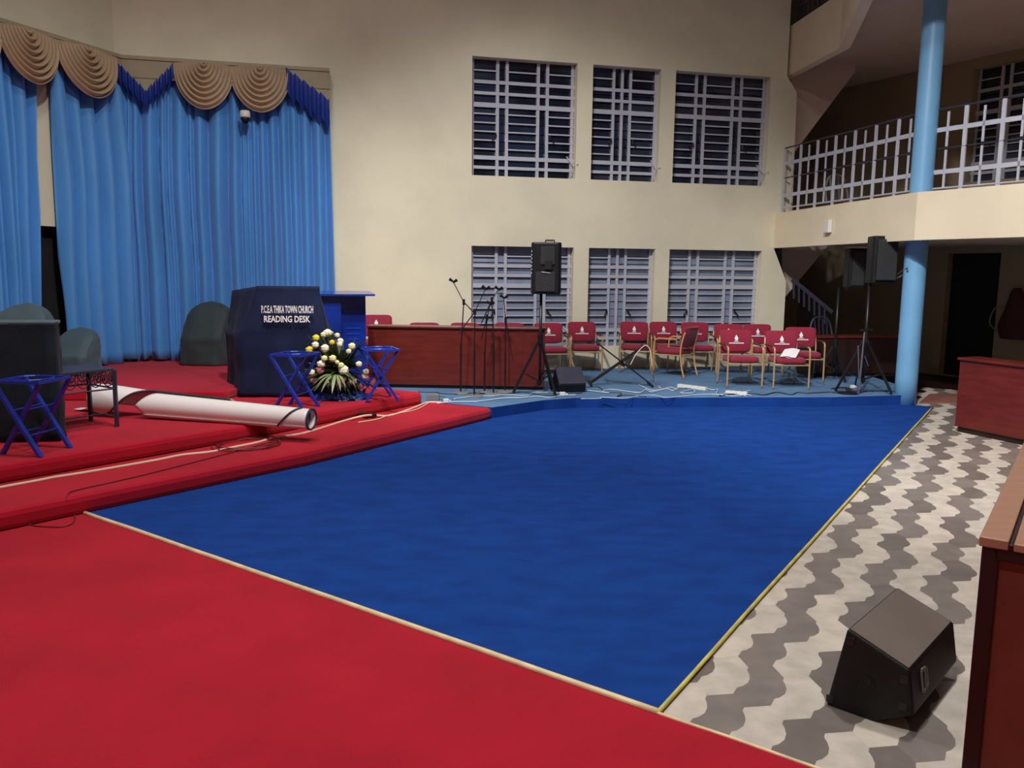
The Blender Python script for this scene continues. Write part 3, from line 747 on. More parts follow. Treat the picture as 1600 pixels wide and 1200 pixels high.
b.tube([cR + ax * .004 + e1 * cos(a) * rb_ * .95 + e2 * sin(a) * rb_ * .95 for a in [x * pi / 16 for x in range(33)]], .011, 6, cap=False)
b.lathe([(rb_ * .8, 0), (rb_ * .8, .002)], cR - ax * .05, 24, axis=Matrix((e1, e2, ax)).transposed()); o = b.build('roll_end', 'vinylback', rv); o['label'] = 'dark open end'

# ------------------------------------------------------------------ blue folding stands
def folding_stand(label, p, rz, hgt=.61, w_=.40, first=[None]):
    if first[0] is not None: return dup(first[0], p, rz, label)
    root = thing('folding_stand', label, 'stand', p, rz, 'blue steel folding stands'); h = hgt; a = w_ / 2
    for sy in (-1, 1):
        for sx in (-1, 1):
            b = MB(); y_ = sy * a * .9 + (.02 * sx); b.bar((-sx * a * .95, y_, 0), (sx * a * .95, y_, h - .01), .026, .04, up=(0, 1, 0)); b.build('leg', 'standblue', root)
    b = MB(); t = h
    for q in (((-a, -a), (a, -a)), ((a, -a), (a, a)), ((a, a), (-a, a)), ((-a, a), (-a, -a))): b.bar((*q[0], t), (*q[1], t), .024, .022)
    b.build('top_frame', 'standblue', root)
    b = MB(); b.tube([(a * .8 * cos(x * pi / 12), a * .8 * sin(x * pi / 12), t + .012) for x in range(25)], .008, 6, cap=False); b.build('ring', 'standblue', root)
    for sx in (-1, 1):
        for zf in (.28, .62):
            b = MB(); x_ = (zf * 2 - 1) * a * .95 * sx; b.tube([(x_, -a * .9, h * zf), (x_, a * .9, h * zf)], .008, 6); b.build('rung', 'standblue', root)
    first[0] = root; return root
fp1 = at(458, 641, .3); folding_stand('blue steel folding stand in front of the reading desk', (fp1.x, fp1.y + .15, .3), R(-12))
fp2 = at(592, 624, .3); folding_stand('blue steel folding stand right of the flower arrangement', (fp2.x, fp2.y, .3), R(22))
fp3 = at(34, 714, .3); folding_stand('blue steel folding stand at the left edge in front of the altar table', (fp3.x, fp3.y + .22, .3), R(-8))

# ------------------------------------------------------------------ blue acrylic lectern
lp = atY(534, 600, 11.0); lb = (lp.x, 11.0)
le = thing('lectern', 'glossy blue lectern with a flat slanted top between reading desk and long pew', 'lectern', (lp.x, 11.0, .3), R(18))
hl = hz(540, 458, (lp.x, 11.0)) - .3
b = MB(); b.box((-.14, 0, hl / 2), (.26, .4, hl - .04)); b.build('body', 'acrylic', le, bevel=.01)
b = MB(); b.box((.16, -.03, hl / 2), (.34, .02, hl - .04)); b.build('front_panel', 'acrylic', le)
b = MB(); b.extr([(-.34, -.3, hl - .03), (.42, -.3, hl - .03), (.42, .25, hl - .0), (-.34, .25, hl)], (0, 0, .025)); b.build('top', 'acrylic', le)
b = MB(); b.box((.15, 0, .02), (.4, .45, .04)); b.build('base', 'acrylic', le)
b = MB()
for k in range(3): b.box((.16, -.045, hl * (.62 - .06 * k)), (.2 - .03 * k, .006, .022))
o = b.build('emblem', 'standblue', le)

# ------------------------------------------------------------------ flower arrangement
fb = at(530, 624, .3); fa = thing('flower_arrangement', 'mound of white and yellow roses with long pale leaves between two blue stands', 'flowers', (fb.x, fb.y + .1, .3))
b = MB(); b.lathe([(.22, 0), (.26, .03), (.17, .08), (.15, .2), (.2, .26)], n=20); b.build('pot', 'bluewrap', fa, smooth=True)
def crumple(u, v):
    a = u * 2 * pi; r_ = .12 + .2 * v; return (r_ * 1.15 * cos(a), r_ * .8 * sin(a) , .10 * (1 - v) + .05 + .05 * noise.noise(Vector((cos(a) * 4, sin(a) * 4, v * 5))) - .04 * v)
b = MB(); b.grid(crumple, 50, 8); b.build('foil_wrap', 'bluewrap', fa, solid=.004)
sF = fb.y / F
def leafmesh(b, base, dirn, L, wd, bend):
    d = Vector(dirn).normalized(); s_ = d.cross(Vector((0, 0, 1)));
    if s_.length < .1: s_ = Vector((1, 0, 0))
    s_.normalize(); pts = []
    for k in range(6):
        t = k / 5; c = Vector(base) + d * L * t + Vector((0, 0, -bend * t * t)); w0 = wd * sin(pi * min(.97, t * .9 + .08)); pts.append((c - s_ * w0, c + s_ * w0 + Vector((0, 0, .006))))
    vs = [q for p in pts for q in p]; b.add(vs, [(2*k, 2*k+1, 2*k+3, 2*k+2) for k in range(5)])
C0 = Vector((0, -.02, .30))
lf = MB(); rr = random.Random(5)
for k in range(330):
    a = rr.uniform(0, 2 * pi); el = rr.uniform(-.35, 1.3); L = rr.uniform(.2, .5) * (1.15 if el > .9 else .8); d = Vector((cos(a) * cos(el), sin(a) * cos(el) * .75, sin(el)))
    leafmesh(lf, C0 + d * .05, d, L * 1.0, rr.uniform(.012, .03), rr.uniform(.02, .16))
lf.build('foliage', 'leaf', fa, solid=.0015)
lf = MB()
for (dx, dz) in ((-.18, -.22), (-.1, -.26), (0, -.27), (.07, -.24), (.2, .02), (.28, -.02), (.34, -.1), (.26, .12), (.12, -.2), (-.24, -.15), (.3, -.2)):
    leafmesh(lf, C0 + Vector((dx * .25, -.26, .02)), (dx * 1.3, -.22, dz + .2), .21, .02, .13)
o = lf.build('pale_leaves', 'leaf2', fa, solid=.0015); o['label'] = 'long pale striped leaves'
def rose(p, r_, m):
    b = MB(); P_ = Vector(p)
    def ball(u, v):
        a = u * 2 * pi; ph = pi * v; k = 1 + .13 * sin(a * 5 + v * 9) * sin(ph) + .06 * sin(v * 22)
        return P_ + Vector((cos(a) * sin(ph), sin(a) * sin(ph), cos(ph) * .92 - (.25 if v < .06 else 0))) * r_ * 1.12 * k
    b.grid(ball, 20, 14); return b.build('flower', m, fa, smooth=True)
FLW = [(512, 520, 'w', 9), (506, 523, 'c', 7), (517, 521, 'c', 6), (494, 528, 'y', 8), (527, 524, 'c', 6), (493, 539, 'w', 8), (532, 533, 'w', 7), (531, 538, 'w', 6), (508, 544, 'w', 9), (484, 547, 'y', 9), (550, 541, 'c', 8), (545, 549, 'c', 6),
       (519, 535, 'y', 6), (520, 560, 'c', 8), (507, 560, 'c', 7), (502, 569, 'w', 9), (501, 578, 'p', 9), (533, 571, 'c', 7), (537, 578, 'w', 11), (561, 569, 'w', 7), (572, 581, 'w', 7), (571, 588, 'w', 8), (487, 582, 'w', 8), (490, 593, 'w', 8),
       (513, 599, 'w', 6), (531, 599, 'w', 10), (536, 592, 'c', 7), (551, 595, 'w', 9), (562, 603, 'p', 8), (527, 566, 'c', 5), (570, 605, 'p', 5)]
for (x, y, m_, r_) in FLW:
    dd = 1 - min(1, hypot((x - 530) / 50, (y - 565) / 48)); Yf = fb.y + .1 - .30 * sqrt(max(0, dd)) - .03
    p = atY(x, y, Yf) - fa.location
    rose(p, r_ * sF * .62, {'w': 'petalw', 'c': 'petalc', 'y': 'petaly', 'p': 'petalp'}[m_])

# ------------------------------------------------------------------ long pew front and chairs
def panel_box(name, label, cat, p, q, z0, H, depth, m='wood', plinth=.05, rail=.03, nslots=5):
    """p-q: plan line of the front face (left to right seen from the hall)"""
    p = Vector((p[0], p[1], 0)); q = Vector((q[0], q[1], 0)); d = (q - p); L = d.length; d.normalize(); ang_ = atan2(d.y, d.x)
    root = thing(name, label, cat, (p.x, p.y, z0), ang_)
    b = MB(); b.box((L/2, depth/2 + .03, plinth/2), (L - .04, depth, plinth)); b.build('plinth', 'wooddark', root)
    b = MB(); b.box((L/2, .015, plinth + (H - plinth - rail)/2), (L, .03, H - plinth - rail)); b.build('front_panel', m, root)
    for x in (.015, L - .015):
        b = MB(); b.box((x, depth/2 + .03, plinth + (H - plinth - rail)/2), (.03, depth, H - plinth - rail)); b.build('end_panel', m, root)
    b = MB(); b.box((L/2, depth * .3, H - rail/2), (L + .04, depth * .6 + .06, rail)); o = b.build('top_rail', 'wood', root, bevel=.006)
    return root, L
pp, pq = P2(576, 605, .15), P2(850, 610, .15); p1t = hz(845, 509, pq) - .15
lpew, L = panel_box('pew_front', 'long mahogany pew front behind the microphone stands', 'pew', (pp[0], pp[1]), pq, .15, p1t - .03, .4)
for fx in (.60, .74, .87):
    b = MB(); b.box((L * fx, -.004, p1t / 2 + .0), (.035, .012, p1t - .1)); b.build('batten', 'wood', lpew)

# chairs: prototype
def rounded_pad(b, w_, d, t, cx_, cy_, cz_, rot=None, taper=0, curve=0, n=24):
    """super-ellipse pad, thickness t along local z"""
    R3 = rot if rot else Matrix.Identity(3); c = Vector((cx_, cy_, cz_)); rings = []
    for (f, z) in ((.90, -t/2), (.985, -t*.3), (1.0, 0), (.985, t*.3), (.90, t/2)):
        rg = []
        for k in range(n):
            q = 2 * pi * (k + .5) / n; e = .32; X = abs(cos(q)) ** e * (1 if cos(q) > 0 else -1); Y = abs(sin(q)) ** e * (1 if sin(q) > 0 else -1)
            x = X * w_/2 * f * (1 + taper * Y); y = Y * d/2 * f
            rg.append(c + R3 @ Vector((x, y, z + curve * (X * X - .5))))
        rings.append(rg)
    o = len(b.v)
    for rg in rings: b.v += [tuple(v) for v in rg]
    for i in range(4):
        for k in range(n): b.f.append((o+i*n+k, o+i*n+(k+1) % n, o+(i+1)*n+(k+1) % n, o+(i+1)*n+k)); b.m.append(0)
    b.f.append(tuple(o + k for k in range(n))[::-1]); b.m.append(0); b.f.append(tuple(o + 4*n + k for k in range(n))); b.m.append(0)
def make_chair(label, frame='goldmetal', arm='armwood', grp='maroon upholstered armchairs on the platform'):
    # faces local -Y
    t = thing('armchair', label, 'chair', group=grp)
    b = MB(); rounded_pad(b, .47, .46, .085, 0, -.01, .42); b.build('seat', 'maroon', t, smooth=True)
    tilt = Matrix.Rotation(R(90 - 12), 3, 'X')
    b = MB(); rounded_pad(b, .48, .35, .06, 0, .268, .668, tilt, taper=.06, curve=.03); br = b.build('backrest', 'maroon', t, smooth=True)
    lg = MB(); M_ = lambda x, z: Vector((0, .268, .668)) + tilt @ Vector((x, z, 0.049))
    def quad(pts): lg.extr([M_(*p) for p in pts], tilt @ Vector((0, 0, .004)))
    quad([(-.018, .0), (.018, .0), (.03, .035), (0, .09), (-.03, .035)]); quad([(-.045, -.02), (.045, -.02), (.02, -.008), (-.02, -.008)])
    for k in range(9): quad([(-.115 + k * .026, -.05), (-.095 + k * .026, -.05), (-.095 + k * .026, -.033), (-.115 + k * .026, -.033)])
    lo = lg.build('chair_logo', 'white', br); lo['label'] = 'white printed emblem'
    for s_ in (-1, 1):
        x = .264 * s_
        b = MB(); b.tube(smooth_path([(x, -.25, 0), (x, -.245, .3), (x, -.235, .56), (x, -.2, .615), (x, -.1, .625)], 4), .0135, 8); b.build('leg', frame, t, smooth=True)
        b = MB(); b.tube(smooth_path([(x * .93, .32, 0), (x * .93, .26, .2), (x * .93, .235, .45), (x * .93, .27, .64), (x * .88, .3, .75)], 4), .0135, 8); b.build('leg', frame, t, smooth=True)
        b = MB(); b.box((x, .0, .635), (.045, .34, .022)); b.build('armrest', arm, t, bevel=.006)
        b = MB(); b.tube([(x, -.242, .37), (x * .93, .24, .37)], .01, 6); b.build('side_rail', frame, t)
    b = MB(); b.tube([(-.27, -.243, .36), (.27, -.243, .36)], .01, 6); b.build('stretcher', frame, t)
    b = MB(); b.tube([(-.25, .24, .37), (.25, .24, .37)], .01, 6); b.build('stretcher', frame, t)
    return t
ch0 = make_chair('maroon armchair standing left of the one with white papers, front row of the platform')
ch1 = make_chair('maroon armchair with tan wooden legs turned sideways beside the keyboard stand', 'tan', 'tan')
ZP = .15
def put(px, py, rz, label, proto=ch0, used=[]):
    p = at(px, py, ZP); loc = Vector((p.x, p.y + .26, 0))
    gap = (loc - W0).dot(WN)
    if gap < .43 and px < 1225:
        v = loc.normalized(); loc = loc + v * ((.43 - gap) / v.dot(WN))
    loc.z = ZP
    if proto not in used:
        used.append(proto); proto.location = loc; proto.rotation_euler.z = rz; return proto
    return dup(proto, loc, rz, label)
put(1162, 607, R(3), '')
paperchair = put(1235, 609, R(2), 'maroon armchair with white papers on its seat, front row of the platform')
p = at(1058, 590, ZP); ch1.location = (p.x - .02, p.y + .22, ZP); ch1.rotation_euler.z = R(-128)
put(914, 581, R(6), 'maroon armchair against the wall pier behind the small floor monitor')
put(994, 582, R(-4), 'maroon armchair below the narrow window behind the keyboard stand')
put(1044, 582, R(4), 'maroon armchair by the wall directly behind the sideways wooden-legged chair')
put(1094, 583, R(2), 'maroon armchair by the wall just right of the sideways wooden-legged chair')
put(1146, 588, R(-3), 'maroon armchair in the back row half hidden behind the front left armchair')
put(1196, 588, R(5), 'maroon armchair in the back row seen between the two front armchairs')
put(1262, 597, R(-6), 'maroon armchair at the right end with a bare metal arm by the dark speaker stand')
put(862, 588, R(10), 'maroon armchair half hidden by the right end of the long pew front')
for px_, yy_, zz_, lab in ((588, 12.75, .3, 'maroon armchair back above the pew front beside the blue lectern'), (664, 13.3, ZP, 'maroon armchair back above the pew front, second from the lectern'), (722, 13.35, ZP, 'maroon armchair back above the pew front below the leftmost microphone'), (792, 13.5, ZP, 'maroon armchair back above the pew front nearest the left speaker stand')):
    p = atY(px_, 560, yy_); dup(ch0, (p.x, p.y, zz_), R(8 if px_ < 700 else -6), lab)
pp_ = paperchair.location
b = MB(); b.grid(lambda u, v: (-.16 + .2 * u + .16 * (1-v), -.2 + .3 * (1-v), .012 + .012 * sin(u * 5 + v) + .09 * (1-v)), 8, 8)
b.grid(lambda u, v: (-.12 + .19 * u + .16 * (1-v), -.21 + .3 * (1-v), .02 + .012 * sin(u * 4 + v) + .09 * (1-v)), 8, 8)
o = b.build('papers', 'paper', solid=.002, loc=(pp_.x, pp_.y, ZP + .465)); tag(o, 'loose white papers lying on the maroon seat', 'papers')

# ------------------------------------------------------------------ speakers and stands
def cabinet_speaker(label, p, rz, w_, h, d, front='blackgrille', cat='speaker'):
    t = thing('loudspeaker', label, cat, p, rz)
    poly = [(-w_/2, -d*.35), (-w_*.42, -d/2), (w_*.42, -d/2), (w_/2, -d*.35), (w_*.33, d/2), (-w_*.33, d/2)]
    b = MB(); b.prism(poly, 0, h); b.build('cabinet', 'black', t, bevel=.02)
    return t
def tripod(label, p, htop, spread, rots=(90, 210, 330), leg_z=.62):
    t = thing('speaker_stand', label, 'stand', p)
    b = MB(); b.tube([(0, 0, .12), (0, 0, htop)], .02, 10); b.build('pole', 'blackmetal', t, smooth=True)
    b = MB(); b.tube([(0, 0, leg_z - .08), (0, 0, leg_z + .06)], .038, 12); b.build('collar', 'black', t)
    b = MB(); b.tube([(0, 0, .14), (0, 0, .2)], .034, 12); b.build('lower_collar', 'black', t)
    for a in rots:
        d = Vector((cos(R(a)), sin(R(a)), 0)); b = MB(); b.bar(Vector((0, 0, leg_z)), d * spread + Vector((0, 0, .015)), .02, .034); b.build('leg', 'blackmetal', t)
        b = MB(); b.bar(Vector((0, 0, .17)), d * spread * .55 + Vector((0, 0, .28)), .015, .02); b.build('brace', 'blackmetal', t)
    return t
# left speaker
ps = at(843, 615, ZP); ps = Vector((ps.x, ps.y + .0, ZP))
hb = hz(850, 459, (ps.x, ps.y)); ht_ = hz(850, 379, (ps.x, ps.y))
tripod('black tripod stand holding the speaker at the right end of the pew front', ps, hb - ZP, .37, (185, 305, 60), .78)
sp = cabinet_speaker('black loudspeaker with horn and handle on the stand before the lower left window', (ps.x + .08, ps.y, hb), R(-10), .42, ht_ - hb, .36)
H_ = ht_ - hb
b = MB(); b.box((.03, -.185, H_ * .74), (.2, .03, .25)); o = b.build('horn', 'blackgrille', sp, bevel=.015)
b = MB(); b.box((.04, -.203, H_ * .56), (.1, .02, .13)); b.build('horn_throat', 'dark', sp, bevel=.01)
b = MB(); b.box((.0, -.185, H_ * .24), (.27, .02, .27)); b.build('woofer_grille', 'blackgrille', sp, bevel=.01)
b = MB(); b.tube([(-.05, -.19, H_ * .42), (.07, -.19, H_ * .40)], .016); b.build('badge', 'greymetal', sp)
b = MB()
for k in range(7): b.lathe([(.012, 0), (.012, .012)], (-.19, -.15 - .0, H_ * (.4 + .07 * k)), 8, axis=Matrix.Rotation(R(70), 3, 'X'))
b.build('control_knobs', 'dimplastic', sp)
b = MB(); b.tube([(-.03, 0, H_), (-.03, 0, H_ + .03), (.09, 0, H_ + .03), (.09, 0, H_)], .012); b.build('top_handle', 'black', sp)
# right speaker
ps2 = at(1347, 611, ZP); ps2 = Vector((ps2.x, ps2.y, ZP)); hb2 = hz(1365, 443, (ps2.x, ps2.y)); ht2 = hz(1365, 369, (ps2.x, ps2.y))
tripod('dark tripod stand under the speaker beside the blue column', ps2, hb2 - ZP, .46, (195, 305, 80), .8)
sp2 = cabinet_speaker('dark loudspeaker on a stand just left of the blue column', (ps2.x + .12, ps2.y, hb2), R(6), .36, ht2 - hb2, .32)
b = MB(); b.box((0, -.2, (ht2 - hb2) / 2), (.3, .012, (ht2 - hb2) * .85)); b.build('front_grille', 'blackgrille', sp2, bevel=.01)
b = MB(); b.box((.18, .02, (ht2 - hb2) * .7), (.02, .14, .1)); b.build('handle_recess', 'black', sp2)
b = MB(); c0 = atY(1400, 436, ps2.y + .1); b.tube(smooth_path([atY(1388, 439, ps2.y + .05), atY(1398, 436, ps2.y + .05), atY(1410, 430, ps2.y + .05), atY(1418, 422, cc.y - .1)], 6), .012, 6); b.tube(smooth_path([atY(1388, 437, ps2.y + .05), atY(1400, 430, ps2.y + .05), atY(1418, 418, cc.y - .1)], 6), .008, 6)
o = b.build('cable', 'dimplastic', smooth=True); tag(o, 'grey cable slung between the right speaker and the blue column', 'cable')
# second dark stand box behind
p = at(1329, 603, ZP); p = Vector((p.x, p.y + .7, ZP)); hbx = hz(1336, 450, (p.x, p.y)); hbt = hz(1336, 388, (p.x, p.y))
tripod('thin dark stand behind the speaker near the blue column', p, hbx - ZP, .35, (40, 160, 280), .6)
s3 = cabinet_speaker('narrow dark speaker showing left of and behind the speaker by the column', (p.x + .22, p.y, hbx), R(4), .3, hbt - hbx, .3)
b = MB(); b.box((0, -.15, (hbt - hbx) / 2), (.2, .012, (hbt - hbx) * .85)); b.build('front_grille', 'blackgrille', s3)

# wedge monitors
def wedge(label, p, rz, W, D, H, face_m, logo=False):
    # profile in y-z: front (-y) low, slanted face up to the back
    t = thing('floor_monitor', label, 'speaker', p, rz)
    prof = [(-D*.42, 0), (D*.38, 0), (D*.5, H*.42), (D*.12, H), (-D*.5, H*.34)]
    b = MB(); b.extr([(-W/2, y, z) for y, z in prof], (W, 0, 0)); b.build('cabinet', 'black', t, bevel=.008)
    a, c = Vector((0, prof[4][0], prof[4][1])), Vector((0, prof[3][0], prof[3][1])); d = (c - a); n_ = Vector((0, -d.z, d.y)).normalized()
    b = MB(); q0 = a + d * .03 + n_ * .002; q1 = a + d * .97 + n_ * .002
    b.extr([q0 + Vector((-W*.48, 0, 0)), q0 + Vector((W*.48, 0, 0)), q1 + Vector((W*.48, 0, 0)), q1 + Vector((-W*.48, 0, 0))], n_ * .012); b.build('grille', face_m, t)
    return t, prof
wb = at(890, 614, ZP)
wedge('small black wedge monitor on the platform edge beside the pew front', (wb.x, wb.y + .2, ZP), R(14), .40, .36, .34, 'greymetal')
CAM_WEDGE = None
# big wedge in the foreground, corners measured from the photo (bottom on the floor)
# left end face: top-left (1325,985), top-right (1422,1047), bottom-right (1413..1432,1128), bottom-left (1290,1103)
BLc = at(1290, 1101, 0); wa = Vector((.67, .742, 0)).normalized(); ea = Vector((.742, -.67, 0)).normalized()
fo = Vector((BLc.x, BLc.y, 0))
fw_t = thing('floor_monitor', 'large black wedge monitor with worn grey grille on the tiled floor', 'speaker', fo)
prof = []
for (x, y) in ((1290, 1101), (1364, 1129), (1428, 1119), (1421.5, 1049), (1323.5, 983)):
    q = pl(x, y, fo, wa) - fo; prof.append((q.dot(ea), max(0, q.z)))
prof[0] = (prof[0][0], 0); prof[1] = (prof[1][0], 0)
TLw = fo + ea * prof[4][0] + Vector((0, 0, prof[4][1])); qb = pl(1399.6, 916.7, TLw, Vector((0, 0, 1))); WW = (qb - TLw).dot(wa)
print('wedge', prof, WW)
pp3 = [ea * a + Vector((0, 0, z)) for a, z in prof]
b = MB(); b.extr(pp3, wa * WW); b.build('cabinet', 'black', fw_t, bevel=.01)
g0, g1 = pp3[3], pp3[4]; gd = g1 - g0; gn = gd.cross(wa).normalized(); gn = gn if gn.z > 0 else -gn
b = MB(); b.extr([g0 + gd * .03 + wa * .012, g0 + gd * .03 + wa * (WW - .012), g0 + gd * .97 + wa * (WW - .012), g0 + gd * .97 + wa * .012], gn * .006); o = b.build('grille', 'worn', fw_t, bevel=.003); o['label'] = 'scuffed grey grille'
MW = Matrix((ea, Vector((0, 0, 1)), -wa)).transposed()
pc3 = pl(1356, 1066, fo, wa) - fo
b = MB(); b.lathe([(.026, -.004), (.026, .003), (.021, .003), (.019, -.002)], pc3, 24, axis=MW); b.build('pole_socket', 'blackmetal', fw_t)
b = MB(); b.lathe([(.018, .0), (.018, .0045)], pc3, 20, axis=MW); b.build('socket_hole', 'dark', fw_t)
for (x, y) in ((1329, 1002), (1297, 1092), (1411, 1104), (1413, 1062)):
    q = pl(x, y, fo, wa) - fo; b = MB(); b.box(q, (.034, .034, .008), rot=MW); b.build('corner_protector', 'blackmetal', fw_t, bevel=.003)
# lettering on the right face: a C and a D side by side
fr = pp3[2]; frt = pp3[3]; rn = (frt - fr).cross(wa).normalized(); rn = rn if rn.dot(ea) > 0 else -rn
oc = pl(1444, 1060, fo + frt, rn) - fo
fu = (frt - fr).normalized()
b = MB()
def lseg(a0, z0, a1, z1): b.bar(oc + wa * a0 + fu * z0 + rn * .003, oc + wa * a1 + fu * z1 + rn * .003, .012, .006, up=rn)
lseg(-.035, -.045, -.035, .045); lseg(-.035, .045, -.008, .045); lseg(-.035, -.045, -.008, -.045)
lseg(.008, -.045, .008, .045); lseg(.008, .045, .03, .035); lseg(.03, .035, .035, 0); lseg(.035, 0, .03, -.035); lseg(.03, -.035, .008, -.045)
o = b.build('lettering', 'dimplastic', fw_t); o['label'] = 'faded grey lettering'

# ------------------------------------------------------------------ microphone stands
def mic_stand(label, bx, by, cx_, cy_, mx, my, tx, ty, mic=True):
    p = at(bx, by, ZP); p = Vector((p.x, p.y, ZP)); Y = p.y
    t = thing('microphone_stand', label, 'microphone stand', p, 0, 'microphone stands before the long pew front')
    f = lambda x, y, dy=0: atY(x, y, Y + dy) - p
    c = f(cx_, cy_); c.y = 0
    b = MB(); b.lathe([(.125, 0), (.125, .012), (.1, .022), (.02, .03)], n=24); b.build('base', 'dimplastic', t, smooth=False, bevel=.002)
    b = MB(); b.tube([(0, 0, .02), (0, 0, c.z * .55)], .012, 8); b.tube([(0, 0, c.z * .5), (c.x, 0, c.z)], .008, 8); b.build('pole', 'blackmetal', t)
    b = MB(); b.tube([(c.x, 0, c.z - .04), (c.x, 0, c.z + .04)], .018, 8); b.build('clutch', 'black', t)
    m_, tl_ = f(mx, my, -.05), f(tx, ty, .03)
    b = MB(); b.tube([tl_, c], .0075, 8); b.tube([c, m_], .006, 8); b.build('boom', 'blackmetal', t)
    d = (m_ - c).normalized()
    b = MB(); b.tube([m_ - Vector((0, 0, .01)), m_ + Vector((.05, -.03, .02))], [.012, .022], 10); b.tube([m_ + Vector((-.0, 0, .0)), m_ + Vector((-.05, 0, .035))], [.012, .024], 10); b.build('microphone_clip', 'black', t)
mic_stand('microphone stand furthest left with its boom rising highest over the pew', 720, 615, 724.6, 472, 708, 440, 740, 488)
mic_stand('second microphone stand from the left with its boom leaning right', 741, 620, 742, 487, 759, 451, 717, 521)
mic_stand('third microphone stand from the left, boom head crossing the window frame', 771, 617, 768.5, 469, 779, 452, 752, 505)
mic_stand('short microphone stand between the second and third booms', 757, 614, 761, 496, 766, 475, 752, 530)
mic_stand('rightmost microphone stand with a nearly vertical thin boom', 789, 613, 790, 500, 787, 465, 796, 532)

# keyboard stand
k0 = at(968, 602, ZP); k0 = Vector((k0.x, k0.y, ZP)); ks = thing('keyboard_stand', 'black double braced X keyboard stand in front of the wall chairs', 'stand', k0)
f = lambda x, y, dy=0: atY(x, y, k0.y + dy) - k0
for dy in (-.0, .06):
    for (x0, y0, x1, y1) in ((933, 536, 1016, 602), (1006, 541, 922, 600)):
        q0, q1 = f(x0, y0), f(x1, y1); q0.y = q1.y = dy * 2 - .06; q1.z = .03; b = MB(); b.bar(q0, q1, .02, .035, up=(0, 1, 0)); b.build('leg', 'blackmetal', ks)
for (x1, y1, y0, x0) in ((1016, 602, 536, 933), (922, 600, 541, 1006)):
    q1 = f(x1, y1); b = MB(); b.tube([(q1.x, -.22, .02), (q1.x, .25, .02)], .018, 8); b.build('foot', 'black', ks)
    q0 = f(x0, y0); b = MB(); b.tube([(q0.x, -.2, q0.z), (q0.x, .2, q0.z)], .014, 8); b.build('top_bar', 'black', ks)
q = f(973, 569); b = MB(); b.tube([(q.x, -.1, q.z), (q.x, .1, q.z)], .03, 10); b.build('hinge', 'black', ks)

# silver music stand by the right speaker
m0 = at(1341, 617, ZP); m0 = Vector((m0.x, m0.y, ZP)); ms = thing('microphone_stand', 'slim silver stand leaning in front of the dark speaker stand by the column', 'microphone stand', m0)
f = lambda x, y, dy=0: atY(x, y, m0.y + dy) - m0
b = MB(); b.tube([(0, 0, .01), f(1351, 519)], .013, 8); b.build('pole', 'chrome', ms)
b = MB(); b.tube([f(1341, 540, .1), f(1342, 590, .1)], .009, 8); b.tube([f(1351, 556, .05), f(1357, 572, .05)], .008, 8); b.build('boom', 'chrome', ms)
b = MB(); b.bar(f(1344, 516), f(1363, 515), .03, .03); b.build('clip', 'black', ms)
b = MB(); b.lathe([(.15, 0), (.15, .015), (.03, .03)], (-.1, .12, 0), 20); b.build('base', 'blackmetal', ms)

# ------------------------------------------------------------------ right hand pews
A0 = at(1491, 674, 0); B0 = at(1600, 697, 0); dv = (B0 - A0).normalized()
hR = hz(1497, 558, (A0.x, A0.y))
rp = Vector((A0.x, A0.y, 0)) ; rq = rp + Vector((dv.x, dv.y, 0)) * 3.2
panel_box('pew_front', 'reddish brown pew front standing right of the blue column on the tiles', 'pew', (rp.x, rp.y), (rq.x, rq.y), 0, hR, .5, 'wood', .07)
# foreground pew
HP = .97
f0 = at(1537, 838, HP); f1 = at(1601, 697, HP); dv = (f1 - f0); dv.z = 0; dv.normalize(); dp = Vector((dv.y, -dv.x, 0))
fp_ = thing('pew_front', 'nearest mahogany pew at the right edge with a pale worn top', 'pew', (f0.x, f0.y, 0), 0)
LP = 2.6
def PB(name, a0, a1, b0, b1, z0, z1, m, bev=.004, lab=None):
    b = MB(); b.extr([dv * a0 + dp * b0 + Vector((0, 0, z0)), dv * a1 + dp * b0 + Vector((0, 0, z0)), dv * a1 + dp * b1 + Vector((0, 0, z0)), dv * a0 + dp * b1 + Vector((0, 0, z0))], (0, 0, z1 - z0)); o = b.build(name, m, fp_, bevel=bev)
    if lab: o['label'] = lab
    return o
PB('front_panel', .0, LP, 0, .03, 0, HP - .035, 'wood')
PB('end_panel', .012, .035, .03, .62, .05, HP - .06, 'woodworn', lab='scuffed brown end panel')
PB('corner_post', -.004, .045, -.002, .05, 0, HP - .034, 'wooddark')
PB('end_rail', -.004, .04, .03, .66, HP - .075, HP - .034, 'wooddark')
PB('front_ledge', -.01, LP, -.012, .075, HP - .034, HP, 'woodtop', .004, 'pale worn front ledge')
PB('ledge_groove', -.008, LP, .075, .09, HP - .034, HP - .012, 'wooddark')
PB('desk_top', -.01, LP, .09, .66, HP - .034, HP - .006, 'woodtop', .004, 'pale worn desk top')

# bench in the gloom behind the right speaker
ga = atY(1270, 560, 13.6); gb = atY(1412, 560, 13.9); hz1 = hz(1290, 528, (ga.x, ga.y)) - ZP
panel_box('bench', 'dark wooden bench in the gloom between the right speaker and the column', 'bench', (ga.x, ga.y), (gb.x, gb.y), ZP, hz1 + .02, .5, 'wooddark', .05)
